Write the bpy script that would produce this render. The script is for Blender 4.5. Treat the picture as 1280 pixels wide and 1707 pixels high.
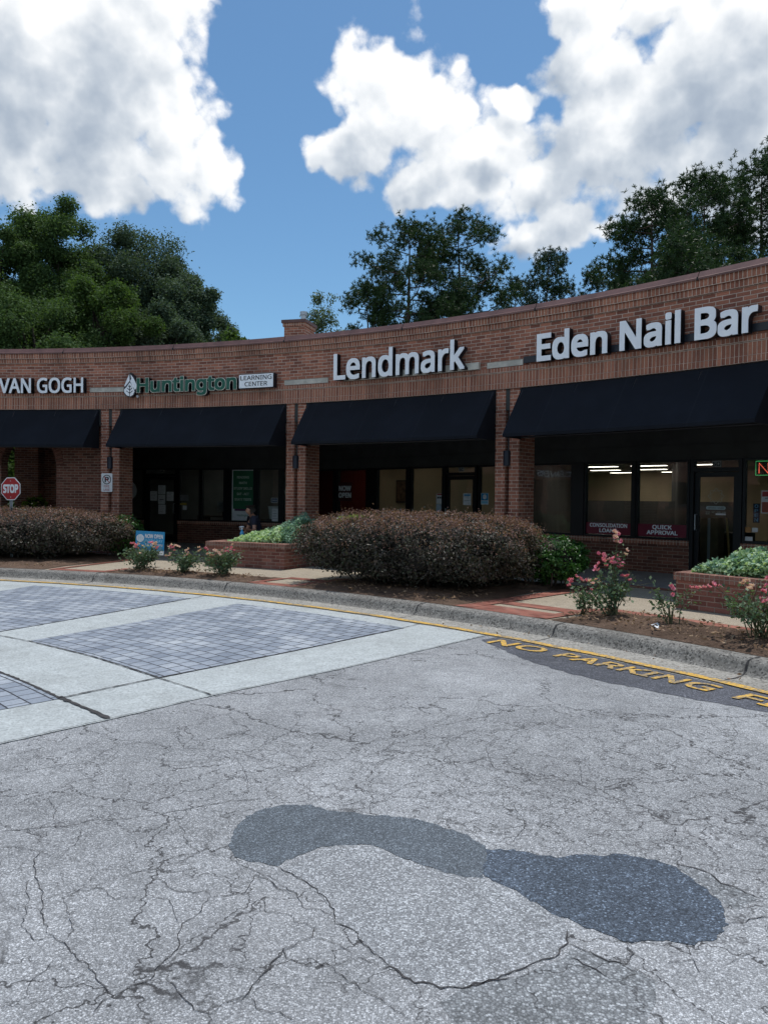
import bpy, math, random
import numpy as np
from math import sin, cos, radians, degrees, pi, atan, atan2, hypot
from mathutils import Vector, Matrix

for o in list(bpy.data.objects):
    bpy.data.objects.remove(o, do_unlink=True)
SC = bpy.context.scene
COL = SC.collection
rng = np.random.default_rng(7)
random.seed(7)

# ------------------------------------------------------------------ camera
cam_d = bpy.data.cameras.new('camera')
cam = bpy.data.objects.new('camera', cam_d)
COL.objects.link(cam)
SC.camera = cam
cam_d.sensor_fit = 'HORIZONTAL'
cam_d.sensor_width = 36.0
cam_d.lens = 36.0 * 1290 / 1280
cam_d.clip_start, cam_d.clip_end = 0.05, 3000
_p, _r = atan(23.5 / 1290), radians(0.7)
_f = Vector((0, cos(_p), -sin(_p)))
_u0 = Vector((0, sin(_p), cos(_p)))
_x0 = Vector((1, 0, 0))
_x = _x0 * cos(_r) + _u0 * sin(_r)
_u = _u0 * cos(_r) - _x0 * sin(_r)
cam.matrix_world = Matrix(((_x.x, _u.x, -_f.x, 0), (_x.y, _u.y, -_f.y, 0), (_x.z, _u.z, -_f.z, 1.6), (0, 0, 0, 1)))

# ------------------------------------------------------------------ light
SUN_EL, SUN_AZ = radians(74.5), radians(25)     # azimuth clockwise from +Y
sun_d = bpy.data.lights.new('sun', 'SUN')
sun_d.energy, sun_d.angle, sun_d.color = 2.7, radians(0.53), (1.0, 0.965, 0.92)
sun = bpy.data.objects.new('sun', sun_d)
COL.objects.link(sun)
_d = Vector((sin(SUN_AZ) * cos(SUN_EL), cos(SUN_AZ) * cos(SUN_EL), sin(SUN_EL)))
sun.rotation_euler = _d.to_track_quat('Z', 'Y').to_euler()
sun.location = _d * 60

SC.view_settings.view_transform = 'Standard'
SC.view_settings.look = 'None'
SC.view_settings.exposure = 0.3
SC.view_settings.gamma = 1.0
SC.view_settings.use_curve_mapping = False
SC.cycles.max_bounces = 8
SC.cycles.transparent_max_bounces = 16
SC.cycles.sample_clamp_indirect = 6


class NT:
    """small helper for wiring node trees"""
    def __init__(s, nt): s.nt = nt
    def n(s, t, **kw):
        nd = s.nt.nodes.new(t)
        for k, v in kw.items(): setattr(nd, k, v)
        return nd
    def put(s, sock, v):
        if isinstance(v, bpy.types.NodeSocket): s.nt.links.new(v, sock)
        elif v is not None: sock.default_value = v
    def m(s, op, a, b=None, c=None, clamp=False):
        nd = s.n('ShaderNodeMath', operation=op, use_clamp=clamp)
        for i, v in enumerate((a, b, c)): s.put(nd.inputs[i], v)
        return nd.outputs[0]
    def v(s, op, a, b=None, scale=None):
        nd = s.n('ShaderNodeVectorMath', operation=op)
        s.put(nd.inputs[0], a)
        if b is not None: s.put(nd.inputs[1], b)
        if scale is not None: s.put(nd.inputs[3], scale)
        return nd.outputs[1] if op in ('LENGTH', 'DISTANCE', 'DOT_PRODUCT') else nd.outputs[0]
    def noise(s, vec, scale, detail=4, rough=.55, color=False, dist=0):
        nd = s.n('ShaderNodeTexNoise')
        s.put(nd.inputs['Vector'], vec)
        nd.inputs['Scale'].default_value = scale
        nd.inputs['Detail'].default_value = detail
        nd.inputs['Roughness'].default_value = rough
        nd.inputs['Distortion'].default_value = dist
        return nd.outputs['Color' if color else 'Fac']
    def vor(s, vec, scale, feature='F1', out='Distance', rand=1.0):
        nd = s.n('ShaderNodeTexVoronoi', feature=feature)
        s.put(nd.inputs['Vector'], vec)
        nd.inputs['Scale'].default_value = scale
        nd.inputs['Randomness'].default_value = rand
        return nd.outputs[out]
    def step(s, x, a, b, lo=0.0, hi=1.0):
        nd = s.n('ShaderNodeMapRange', interpolation_type='SMOOTHSTEP')
        s.put(nd.inputs[0], x)
        for i, q in enumerate((a, b, lo, hi)): nd.inputs[i + 1].default_value = q
        return nd.outputs[0]
    def ramp(s, x, stops, interp='LINEAR'):
        nd = s.n('ShaderNodeValToRGB')
        cr = nd.color_ramp
        cr.interpolation = interp
        while len(cr.elements) < len(stops): cr.elements.new(0.5)
        for e, (p, c) in zip(cr.elements, stops):
            e.position = p
            e.color = (c, c, c, 1) if not isinstance(c, tuple) else (*c, 1)
        s.put(nd.inputs[0], x)
        return nd.outputs[0]
    def mix(s, f, a, b, mode='MIX'):
        nd = s.n('ShaderNodeMix', data_type='RGBA', blend_type=mode)
        s.put(nd.inputs[0], f)
        for i, q in ((6, a), (7, b)):
            s.put(nd.inputs[i], (*q, 1) if isinstance(q, tuple) and len(q) == 3 else q)
        return nd.outputs[2]
    def bump(s, h, dist=.01, strength=1.0, normal=None):
        nd = s.n('ShaderNodeBump')
        nd.inputs['Strength'].default_value = strength
        nd.inputs['Distance'].default_value = dist
        s.put(nd.inputs['Height'], h)
        if normal is not None: s.put(nd.inputs['Normal'], normal)
        return nd.outputs[0]


# ------------------------------------------------------------------ sky with summer cumulus
world = bpy.data.worlds.new('World')
SC.world = world
world.use_nodes = True
world.cycles.sampling_method = 'MANUAL'
world.cycles.sample_map_resolution = 512
wt = world.node_tree
wt.nodes.clear()


def cloud_group(full):
    g = bpy.data.node_groups.new('cloud_density', 'ShaderNodeTree')
    g.interface.new_socket('Vector', in_out='INPUT', socket_type='NodeSocketVector')
    g.interface.new_socket('Density', in_out='OUTPUT', socket_type='NodeSocketFloat')
    T = NT(g)
    gi, go = T.n('NodeGroupInput'), T.n('NodeGroupOutput')
    d = T.v('NORMALIZE', gi.outputs[0])
    w = T.v('SUBTRACT', T.noise(d, 9, 4, .6, color=True), (.5, .5, .5))
    dw = T.v('ADD', d, T.v('SCALE', w, scale=.07))
    sp = T.n('ShaderNodeSeparateXYZ'); g.links.new(dw, sp.inputs[0])
    az = T.m('ARCTAN2', sp.outputs[0], sp.outputs[1])
    el = T.m('ARCSINE', sp.outputs[2])
    cb = T.n('ShaderNodeCombineXYZ')
    g.links.new(az, cb.inputs[0]); g.links.new(el, cb.inputs[1])
    P = cb.outputs[0]
    # (centre, half extents) of the heaps of cloud as tangents of azimuth / elevation in milli-units
    blobs = [(-560, 640, 270, 190), (-440, 560, 200, 150), (-350, 520, 150, 130), (-310, 640, 110, 90), (-290, 470, 85, 75),
             (-235, 430, 60, 50), (-360, 430, 170, 75), (-560, 470, 190, 110),
             (-5, 550, 85, 75), (60, 480, 100, 70), (-45, 440, 75, 55), (115, 440, 75, 65), (20, 400, 60, 35), (165, 500, 40, 35),
             (270, 560, 90, 110), (395, 570, 100, 120), (500, 510, 120, 120), (200, 400, 70, 55), (300, 450, 130, 90), (420, 420, 150, 85),
             (230, 345, 70, 40), (180, 330, 45, 35), (600, 430, 150, 120), (340, 640, 90, 90), (250, 640, 60, 60),
             (340, 510, 130, 110), (470, 600, 170, 130), (120, 440, 110, 70), (30, 500, 90, 80)]
    acc = None
    for tx, ty, rx, ry in blobs:
        a = atan(tx / 1000); e = atan(ty / 1000 * cos(a))
        q = T.v('MULTIPLY', T.v('SUBTRACT', P, (a, e, 0)), (1000 / rx, 1000 / ry / cos(e), 0))
        b = T.m('SUBTRACT', 1.0, T.v('LENGTH', q))
        acc = b if acc is None else T.m('SMOOTH_MAX', acc, b, .18)
    front = T.step(T.m('ABSOLUTE', az), .62, .95)
    other = T.m('MULTIPLY', T.m('SUBTRACT', T.noise(d, 2.6, 2, .5), .45), 4.0)
    other = T.m('ADD', T.m('MULTIPLY', other, front), T.m('MULTIPLY', T.m('SUBTRACT', front, 1.0), 2.0))
    high = T.step(el, .75, .95)
    other = T.m('SUBTRACT', other, T.m('MULTIPLY', high, .5))
    acc = T.m('MAXIMUM', acc, other)
    fb = T.m('SUBTRACT', T.noise(d, 13, 8 if full else 4, .62), .5)
    vv = T.v('ADD', d, T.v('SCALE', w, scale=.05))
    nd = T.n('ShaderNodeTexVoronoi', feature='F1'); g.links.new(vv, nd.inputs['Vector'])
    nd.inputs['Scale'].default_value = 16; nd.inputs['Detail'].default_value = 2 if full else 1; nd.inputs['Roughness'].default_value = .55
    puff = T.m('SUBTRACT', .42, nd.outputs['Distance'])
    r = T.m('ADD', acc, T.m('ADD', T.m('MULTIPLY', fb, .9), T.m('MULTIPLY', puff, .55)))
    r = T.m('ADD', r, .18)
    g.links.new(r, go.inputs[0])
    return g


CG = cloud_group(True)
CL = cloud_group(False)
T = NT(wt)
tc = T.n('ShaderNodeTexCoord')
sky = T.n('ShaderNodeTexSky', sky_type='NISHITA')
sky.sun_disc = False
sky.sun_elevation, sky.sun_rotation = SUN_EL, SUN_AZ
sky.air_density, sky.dust_density, sky.ozone_density = 1.0, 0.5, 1.6
dvec = tc.outputs['Generated']


def dens(vec, g):
    nd = T.n('ShaderNodeGroup'); nd.node_tree = g
    wt.links.new(vec, nd.inputs[0])
    return nd.outputs[0]


d0 = dens(dvec, CG)
d1 = dens(T.v('ADD', dvec, (.008, .004, .022)), CG)
d2 = dens(T.v('ADD', dvec, (.034, 0, .085)), CL)
el_ = T.n('ShaderNodeSeparateXYZ'); wt.links.new(dvec, el_.inputs[0])
alpha = T.step(d0, .02, .30)
relief = T.m('SUBTRACT', d0, d1)                     # billows that face the sun are brighter
deep = T.step(T.m('ADD', T.m('MULTIPLY', d2, .75), T.m('MULTIPLY', d0, .25)), .05, 1.0)
lit = T.m('ADD', T.m('MULTIPLY', relief, .62), T.m('SUBTRACT', .93, T.m('MULTIPLY', deep, .66)))
lit = T.m('ADD', lit, T.m('MULTIPLY', T.m('SUBTRACT', T.noise(T.v('ADD', dvec, (.31, .2, .02)), 6.5, 4, .55), .5), .45))
lit = T.m('MINIMUM', T.m('MAXIMUM', lit, 0.0), 1.0)
ccol = T.ramp(lit, [(0, (.30, .36, .45)), (.25, (.39, .45, .53)), (.5, (.55, .60, .66)), (.75, (.76, .79, .82)), (1, (.97, .97, .97))])
bg1 = T.n('ShaderNodeBackground'); wt.links.new(T.mix(1.0, sky.outputs[0], (.74, 1.0, 1.10), 'MULTIPLY'), bg1.inputs[0]); bg1.inputs[1].default_value = 0.09
bg2 = T.n('ShaderNodeBackground'); wt.links.new(ccol, bg2.inputs[0]); bg2.inputs[1].default_value = .94
mx = T.n('ShaderNodeMixShader')
up = T.n('ShaderNodeSeparateXYZ'); wt.links.new(dvec, up.inputs[0])
alpha = T.m('MULTIPLY', alpha, T.step(up.outputs[2], .02, .14))
wt.links.new(T.m('MULTIPLY', alpha, .97), mx.inputs[0])
wt.links.new(bg1.outputs[0], mx.inputs[1]); wt.links.new(bg2.outputs[0], mx.inputs[2])
wo = T.n('ShaderNodeOutputWorld'); wt.links.new(mx.outputs[0], wo.inputs[0])


# ------------------------------------------------------------------ mesh and object helpers
def clean(name): return name


def tag(o, label=None, cat=None, group=None, kind=None):
    if label: o['label'] = label
    if cat: o['category'] = cat
    if group: o['group'] = group
    if kind: o['kind'] = kind
    return o


def empty(name, loc, label=None, cat=None, group=None, kind=None):
    o = bpy.data.objects.new(name, None)
    COL.objects.link(o)
    o.location = loc
    o.empty_display_size = .2
    return tag(o, label, cat, group, kind)


def origin_of(o):
    v = Vector((0, 0, 0))
    while o is not None:
        v += o.location
        o = o.parent
    return np.array(v)


def link_mesh(name, me, mats, parent=None, smooth=False):
    if not isinstance(mats, (list, tuple)): mats = [mats]
    for m in mats: me.materials.append(m)
    o = bpy.data.objects.new(name, me)
    COL.objects.link(o)
    n = len(me.vertices)
    co = np.empty(n * 3, dtype=np.float64); me.vertices.foreach_get('co', co); co = co.reshape(-1, 3)
    if parent is not None:
        co -= origin_of(parent); o.parent = parent
    else:
        base = np.array([(co[:, 0].min() + co[:, 0].max()) / 2, (co[:, 1].min() + co[:, 1].max()) / 2, co[:, 2].min()])
        co -= base; o.location = base
    me.vertices.foreach_set('co', co.ravel())
    if smooth: me.polygons.foreach_set('use_smooth', np.ones(len(me.polygons), dtype=bool))
    me.update()
    return o


class MB:
    """collects faces (with uv in metres) and links them as one mesh object"""
    def __init__(s): s.v, s.f, s.uv, s.mi = [], [], [], []
    def poly(s, pts, uvs=None, mi=0):
        i = len(s.v)
        s.v += [tuple(p) for p in pts]
        s.f.append(tuple(range(i, i + len(pts))))
        s.uv.append(uvs if uvs else [(p[0], p[1]) for p in pts])
        s.mi.append(mi)
        return s
    def box(s, P, s0, s1, t0, t1, z0, z1, n=1, us=1.0, mi=0, skip=''):
        """P maps (s,t,z) to the world; us is metres per unit of s"""
        e = [s0 + (s1 - s0) * i / n for i in range(n + 1)]
        for a, b in zip(e[:-1], e[1:]):
            ua, ub = a * us, b * us
            if 'f' not in skip: s.poly([P(a, t0, z0), P(b, t0, z0), P(b, t0, z1), P(a, t0, z1)], [(ua, z0), (ub, z0), (ub, z1), (ua, z1)], mi)
            if 'b' not in skip: s.poly([P(b, t1, z0), P(a, t1, z0), P(a, t1, z1), P(b, t1, z1)], [(ub, z0), (ua, z0), (ua, z1), (ub, z1)], mi)
            if 't' not in skip: s.poly([P(a, t0, z1), P(b, t0, z1), P(b, t1, z1), P(a, t1, z1)], [(ua, t0), (ub, t0), (ub, t1), (ua, t1)], mi)
            if 'd' not in skip: s.poly([P(a, t1, z0), P(b, t1, z0), P(b, t0, z0), P(a, t0, z0)], [(ua, t1), (ub, t1), (ub, t0), (ua, t0)], mi)
        if 'l' not in skip: s.poly([P(s0, t1, z0), P(s0, t0, z0), P(s0, t0, z1), P(s0, t1, z1)], [(t1, z0), (t0, z0), (t0, z1), (t1, z1)], mi)
        if 'r' not in skip: s.poly([P(s1, t0, z0), P(s1, t1, z0), P(s1, t1, z1), P(s1, t0, z1)], [(t0, z0), (t1, z0), (t1, z1), (t0, z1)], mi)
        return s
    def tube(s, pts, rad, k=7, cap=True):
        pts = [Vector(p) for p in pts]
        if not isinstance(rad, (list, tuple)): rad = [rad] * len(pts)
        rings = []
        pre = None
        for i, p in enumerate(pts):
            d = (pts[min(i + 1, len(pts) - 1)] - pts[max(i - 1, 0)])
            d = d.normalized() if d.length > 1e-9 else Vector((0, 0, 1))
            if pre is None: a = d.orthogonal().normalized()
            else:
                a = pre - d * pre.dot(d)
                a = a.normalized() if a.length > 1e-6 else d.orthogonal().normalized()
            pre = a
            b = d.cross(a)
            rings.append([p + (a * cos(2 * pi * j / k) + b * sin(2 * pi * j / k)) * rad[i] for j in range(k)])
        i0 = len(s.v)
        for r in rings: s.v += [tuple(q) for q in r]
        for i in range(len(rings) - 1):
            for j in range(k):
                a, b = i0 + i * k + j, i0 + i * k + (j + 1) % k
                s.f.append((a, b, b + k, a + k)); s.uv.append([(0, 0)] * 4); s.mi.append(0)
        if cap:
            s.f.append(tuple(i0 + j for j in range(k))[::-1]); s.uv.append([(0, 0)] * k); s.mi.append(0)
            e = i0 + (len(rings) - 1) * k
            s.f.append(tuple(e + j for j in range(k))); s.uv.append([(0, 0)] * k); s.mi.append(0)
        return s
    def disc(s, c, ax, ay, r, k=20, h=0):
        """flat disc with axes ax, ay and thickness h along their cross product"""
        c, ax, ay = Vector(c), Vector(ax), Vector(ay)
        n = ax.cross(ay).normalized() * h
        ring = [c + ax * cos(2 * pi * i / k) * r + ay * sin(2 * pi * i / k) * r for i in range(k)]
        s.poly([p + n for p in ring])
        if h:
            s.poly([p for p in ring][::-1])
            for i in range(k):
                j = (i + 1) % k
                s.poly([ring[i], ring[j], ring[j] + n, ring[i] + n])
        return s
    def build(s, name, mat, parent=None, smooth=False, bevel=0):
        me = bpy.data.meshes.new(name)
        me.from_pydata(s.v, [], s.f)
        uvl = me.uv_layers.new(name='UVMap')
        flat = np.array([c for f in s.uv for c in f], dtype=np.float32).ravel()
        uvl.data.foreach_set('uv', flat)
        me.polygons.foreach_set('material_index', np.array(s.mi, dtype=np.int32))
        o = link_mesh(name, me, mat, parent, smooth)
        if bevel:
            b = o.modifiers.new('bevel', 'BEVEL'); b.width = bevel; b.segments = 2; b.limit_method = 'ANGLE'
            w = o.modifiers.new('weld', 'WELD'); w.merge_threshold = .0005
            o.modifiers.move(1, 0)
        return o


def np_quads(name, V, mat, parent=None, k=4, smooth=False):
    """V: (n*k,3) corners of n separate k-gons"""
    n = len(V) // k
    me = bpy.data.meshes.new(name)
    me.vertices.add(len(V)); me.vertices.foreach_set('co', np.ascontiguousarray(V, dtype=np.float32).ravel())
    me.loops.add(n * k); me.loops.foreach_set('vertex_index', np.arange(n * k, dtype=np.int32))
    me.polygons.add(n); me.polygons.foreach_set('loop_start', np.arange(0, n * k, k, dtype=np.int32))
    me.update(calc_edges=True)
    return link_mesh(name, me, mat, parent, smooth)


def copy_tree(o, parent=None):
    c = o.copy()
    COL.objects.link(c)
    c.parent = parent
    for ch in list(o.children): copy_tree(ch, c)
    return c


# ------------------------------------------------------------------ layout: an arc of shops round a centre
AX, AY, R, W = -11.55, -2.58, 22.2, 0.16


def PO(th, r, z):          # th in degrees clockwise from +Y
    a = radians(th)
    return (AX + r * sin(a), AY + r * cos(a), z)


def IN(th):                # horizontal direction from a point of the arc to the centre
    a = radians(th)
    return Vector((-sin(a), -cos(a), 0))


def TG(th):                # along the arc, to the right seen from the centre
    a = radians(th)
    return Vector((cos(a), -sin(a), 0))


# ------------------------------------------------------------------ materials
def mat(name):
    m = bpy.data.materials.new(name)
    m.use_nodes = True
    nt = m.node_tree
    b = nt.nodes['Principled BSDF']
    return m, NT(nt), b


def plain(name, col, rough=.6, metal=0.0, var=.15, scale=6, bump=0.0, bscale=40, emit=0, spec=.5):
    m, T, b = mat(name)
    p = T.n('ShaderNodeNewGeometry').outputs['Position']
    f = T.noise(p, scale, 5, .6)
    c = T.mix(T.step(f, .3, .7), tuple(x * (1 - var) for x in col), tuple(min(1, x * (1 + var)) for x in col))
    T.put(b.inputs['Base Color'], c)
    b.inputs['Roughness'].default_value = rough
    b.inputs['Metallic'].default_value = metal
    b.inputs['Specular IOR Level'].default_value = spec
    if bump: T.put(b.inputs['Normal'], T.bump(T.noise(p, bscale, 4, .6), bump))
    if emit:
        T.put(b.inputs['Emission Color'], (*col, 1)); b.inputs['Emission Strength'].default_value = emit
    return m


def brick_mat(name, c1, c2, mortar, bw=.213, bh=.0677, off=.5, joint=.0065, stain=.35, light=.0):
    m, T, b = mat(name)
    uv = T.n('ShaderNodeUVMap').outputs[0]
    pos = T.n('ShaderNodeNewGeometry').outputs['Position']
    w = T.v('SCALE', T.v('SUBTRACT', T.noise(pos, 30, 2, .5, color=True), (.5, .5, .5)), scale=.004)
    nd = T.n('ShaderNodeTexBrick', offset=off, offset_frequency=2, squash=1.0)
    T.put(nd.inputs['Vector'], T.v('ADD', uv, w))
    nd.inputs['Color1'].default_value = (0, 0, 0, 1); nd.inputs['Color2'].default_value = (1, 1, 1, 1)
    nd.inputs['Mortar'].default_value = (.5, .5, .5, 1)
    for k, q in (('Scale', 1), ('Mortar Size', joint), ('Mortar Smooth', .25), ('Bias', 0), ('Brick Width', bw), ('Row Height', bh)):
        nd.inputs[k].default_value = q
    rnd, fac = nd.outputs['Color'], nd.outputs['Fac']
    grain = T.noise(pos, 60, 4, .7)
    col = T.ramp(rnd, [(0, c2), (.35, tuple((x + y) / 2 for x, y in zip(c1, c2))), (.75, c1), (1, tuple(x * 1.2 for x in c1))])
    col = T.mix(.6, col, T.ramp(grain, [(.25, .45), (.75, 1.25)]), 'MULTIPLY')
    mcol = T.mix(T.step(T.noise(pos, 7, 4, .6), .3, .7), tuple(x * .75 for x in mortar), mortar)
    col = T.mix(fac, col, mcol)
    st = T.step(T.noise(T.v('MULTIPLY', pos, (1, 1, .45)), 1.3, 6, .65), .42, .72)
    col = T.mix(T.m('MULTIPLY', st, stain), col, (.035, .028, .026))
    if light:
        ef = T.step(T.noise(pos, 2.2, 5, .6), .55, .75)
        col = T.mix(T.m('MULTIPLY', ef, light), col, (.5, .44, .4))
    T.put(b.inputs['Base Color'], col)
    b.inputs['Roughness'].default_value = .9
    b.inputs['Specular IOR Level'].default_value = .2
    h = T.m('ADD', T.m('MULTIPLY', fac, -1.0), T.m('MULTIPLY', grain, .35))
    T.put(b.inputs['Normal'], T.bump(h, .006))
    return m


BR1, BR2, MOR = (.43, .18, .118), (.24, .095, .068), (.66, .52, .43)
M_brick = brick_mat('red_brick', BR1, BR2, MOR)
M_soldier = brick_mat('soldier_brick', (.42, .185, .12), (.27, .11, .075), MOR, bw=.0677, bh=.2, off=0, stain=.5)
M_rowlock = brick_mat('rowlock_brick', (.42, .185, .12), (.27, .11, .075), MOR, bw=.0677, bh=.3, off=0, stain=.45)
M_planter = brick_mat('planter_brick', (.26, .11, .085), (.16, .06, .05), (.36, .27, .22), stain=.3, light=.12)
M_planter_top = brick_mat('planter_rowlock', (.30, .15, .115), (.2, .09, .07), (.36, .28, .23), bw=.0677, bh=.6, off=0, stain=.15, light=.12)
M_pave_brick = brick_mat('paving_brick', (.33, .13, .095), (.22, .075, .055), (.33, .25, .2), bw=.2, bh=.1, joint=.004, stain=.25, light=.15)
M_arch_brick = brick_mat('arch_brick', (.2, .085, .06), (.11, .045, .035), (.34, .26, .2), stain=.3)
M_coping = plain('coping_metal', (.15, .075, .065), .5, .2, .2, 3)
M_dark = plain('dark_bronze', (.008, .009, .011), .4, .3, .2, 3)
M_black = plain('black_paint', (.012, .012, .014), .45, 0, .2, 8)
M_navy = plain('lamp_navy', (.012, .016, .03), .4, .3, .2, 8)
M_white = plain('white_acrylic', (.90, .93, .98), .35, 0, .04, 3)
M_whitepaint = plain('white_paint', (.50, .48, .42), .7, 0, .2, 5, .003)
M_return = plain('letter_return', (.012, .014, .022), .4, 0, .2, 5)
M_green = plain('green_acrylic', (.008, .10, .062), .35, 0, .1, 4)
M_cream = plain('cream_trim', (.78, .76, .66), .4, 0, .06, 4)
M_paper = plain('paper', (.72, .74, .76), .6, 0, .08, 9)
M_ink = plain('print_ink', (.03, .032, .04), .7, 0, .1, 9)
M_steel = plain('galvanised_steel', (.42, .45, .48), .4, .7, .15, 12)
M_signred = plain('sign_red', (.36, .012, .016), .4, 0, .1, 5)
M_decal = plain('crimson_vinyl', (.17, .006, .026), .4, 0, .08, 3)
M_blue = plain('sign_blue', (.015, .25, .50), .45, 0, .06, 3)
M_blue_light = plain('sign_light_blue', (.25, .58, .78), .45, 0, .06, 3)
M_banner = plain('banner_green', (.02, .13, .06), .5, 0, .1, 3)
M_roof = plain('roof_membrane', (.22, .21, .2), .9, 0, .2, 1)
M_panel = plain('fascia_siding', (.032, .035, .034), .7, 0, .25, 2)
M_ceiling = plain('arcade_ceiling', (.35, .35, .33), .8, 0, .15, 2)
M_plaster_warm = plain('warm_plaster', (.66, .54, .37), .8, 0, .08, 1)
M_plaster_red = plain('red_plaster', (.20, .02, .018), .8, 0, .1, 1)
M_plaster_grey = plain('grey_plaster', (.24, .26, .26), .8, 0, .15, 1)
M_plaster_dark = plain('dark_plaster', (.10, .10, .10), .8, 0, .15, 1)
M_carpet = plain('carpet', (.06, .058, .06), .95, 0, .2, 4)
M_furn = plain('office_furniture', (.09, .075, .06), .6, 0, .25, 3)
M_card = plain('cardboard', (.32, .22, .12), .8, 0, .15, 5)
M_aggr = None


def awning_fabric():
    m, T, b = mat('awning_fabric')
    pos = T.n('ShaderNodeNewGeometry').outputs['Position']
    uv = T.n('ShaderNodeUVMap').outputs[0]
    f = T.noise(pos, 1.4, 6, .65)
    c = T.mix(T.step(f, .35, .75), (.0055, .0075, .0125), (.009, .012, .019))
    s = T.m('MULTIPLY', T.step(T.noise(T.v('MULTIPLY', uv, (1.5, 9, 1)), 3, 6, .7), .62, .8), .22)
    c = T.mix(s, c, (.05, .055, .065))
    T.put(b.inputs['Base Color'], c)
    b.inputs['Roughness'].default_value = .85
    b.inputs['Specular IOR Level'].default_value = .25
    su = T.n('ShaderNodeSeparateXYZ'); T.put(su.inputs[0], uv)
    seam = T.step(T.m('ABSOLUTE', T.m('SUBTRACT', T.m('FRACT', T.m('MULTIPLY', su.outputs[0], .72)), .5)), .012, .0, 0, 1)
    c = T.mix(T.m('MULTIPLY', seam, .5), c, (.018, .021, .028))
    T.put(b.inputs['Base Color'], c)
    wv = T.noise(uv, 400, 2, .5)
    T.put(b.inputs['Normal'], T.bump(T.m('ADD', T.m('MULTIPLY', wv, .05), T.noise(uv, 1.1, 3, .5)), .02, .6))
    return m


M_awning = awning_fabric()


def glass_mat(name='window_glass', tint=(.93, .95, .94), ior=1.6):
    m, T, b = mat(name)
    T.nt.nodes.remove(b)
    out = T.nt.nodes['Material Output']
    tr = T.n('ShaderNodeBsdfTransparent'); tr.inputs[0].default_value = (*tint, 1)
    gl = T.n('ShaderNodeBsdfGlossy'); gl.inputs['Roughness'].default_value = .012
    gl.inputs['Color'].default_value = (1, 1, 1, 1)
    pos = T.n('ShaderNodeNewGeometry').outputs['Position']
    T.put(gl.inputs['Normal'], T.bump(T.noise(pos, 1.3, 2, .5), .004, .5))
    ge = T.n('ShaderNodeNewGeometry')
    c = T.m('ABSOLUTE', T.v('DOT_PRODUCT', ge.outputs['Normal'], ge.outputs['Incoming']))
    f5 = T.m('POWER', T.m('SUBTRACT', 1.0, c, clamp=True), 5.0)
    mx = T.n('ShaderNodeMixShader')
    T.put(mx.inputs[0], T.m('ADD', T.m('MULTIPLY', f5, .9), .055, clamp=True))
    T.nt.links.new(tr.outputs[0], mx.inputs[1]); T.nt.links.new(gl.outputs[0], mx.inputs[2])
    T.nt.links.new(mx.outputs[0], out.inputs[0])
    return m


M_glass = glass_mat()


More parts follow.
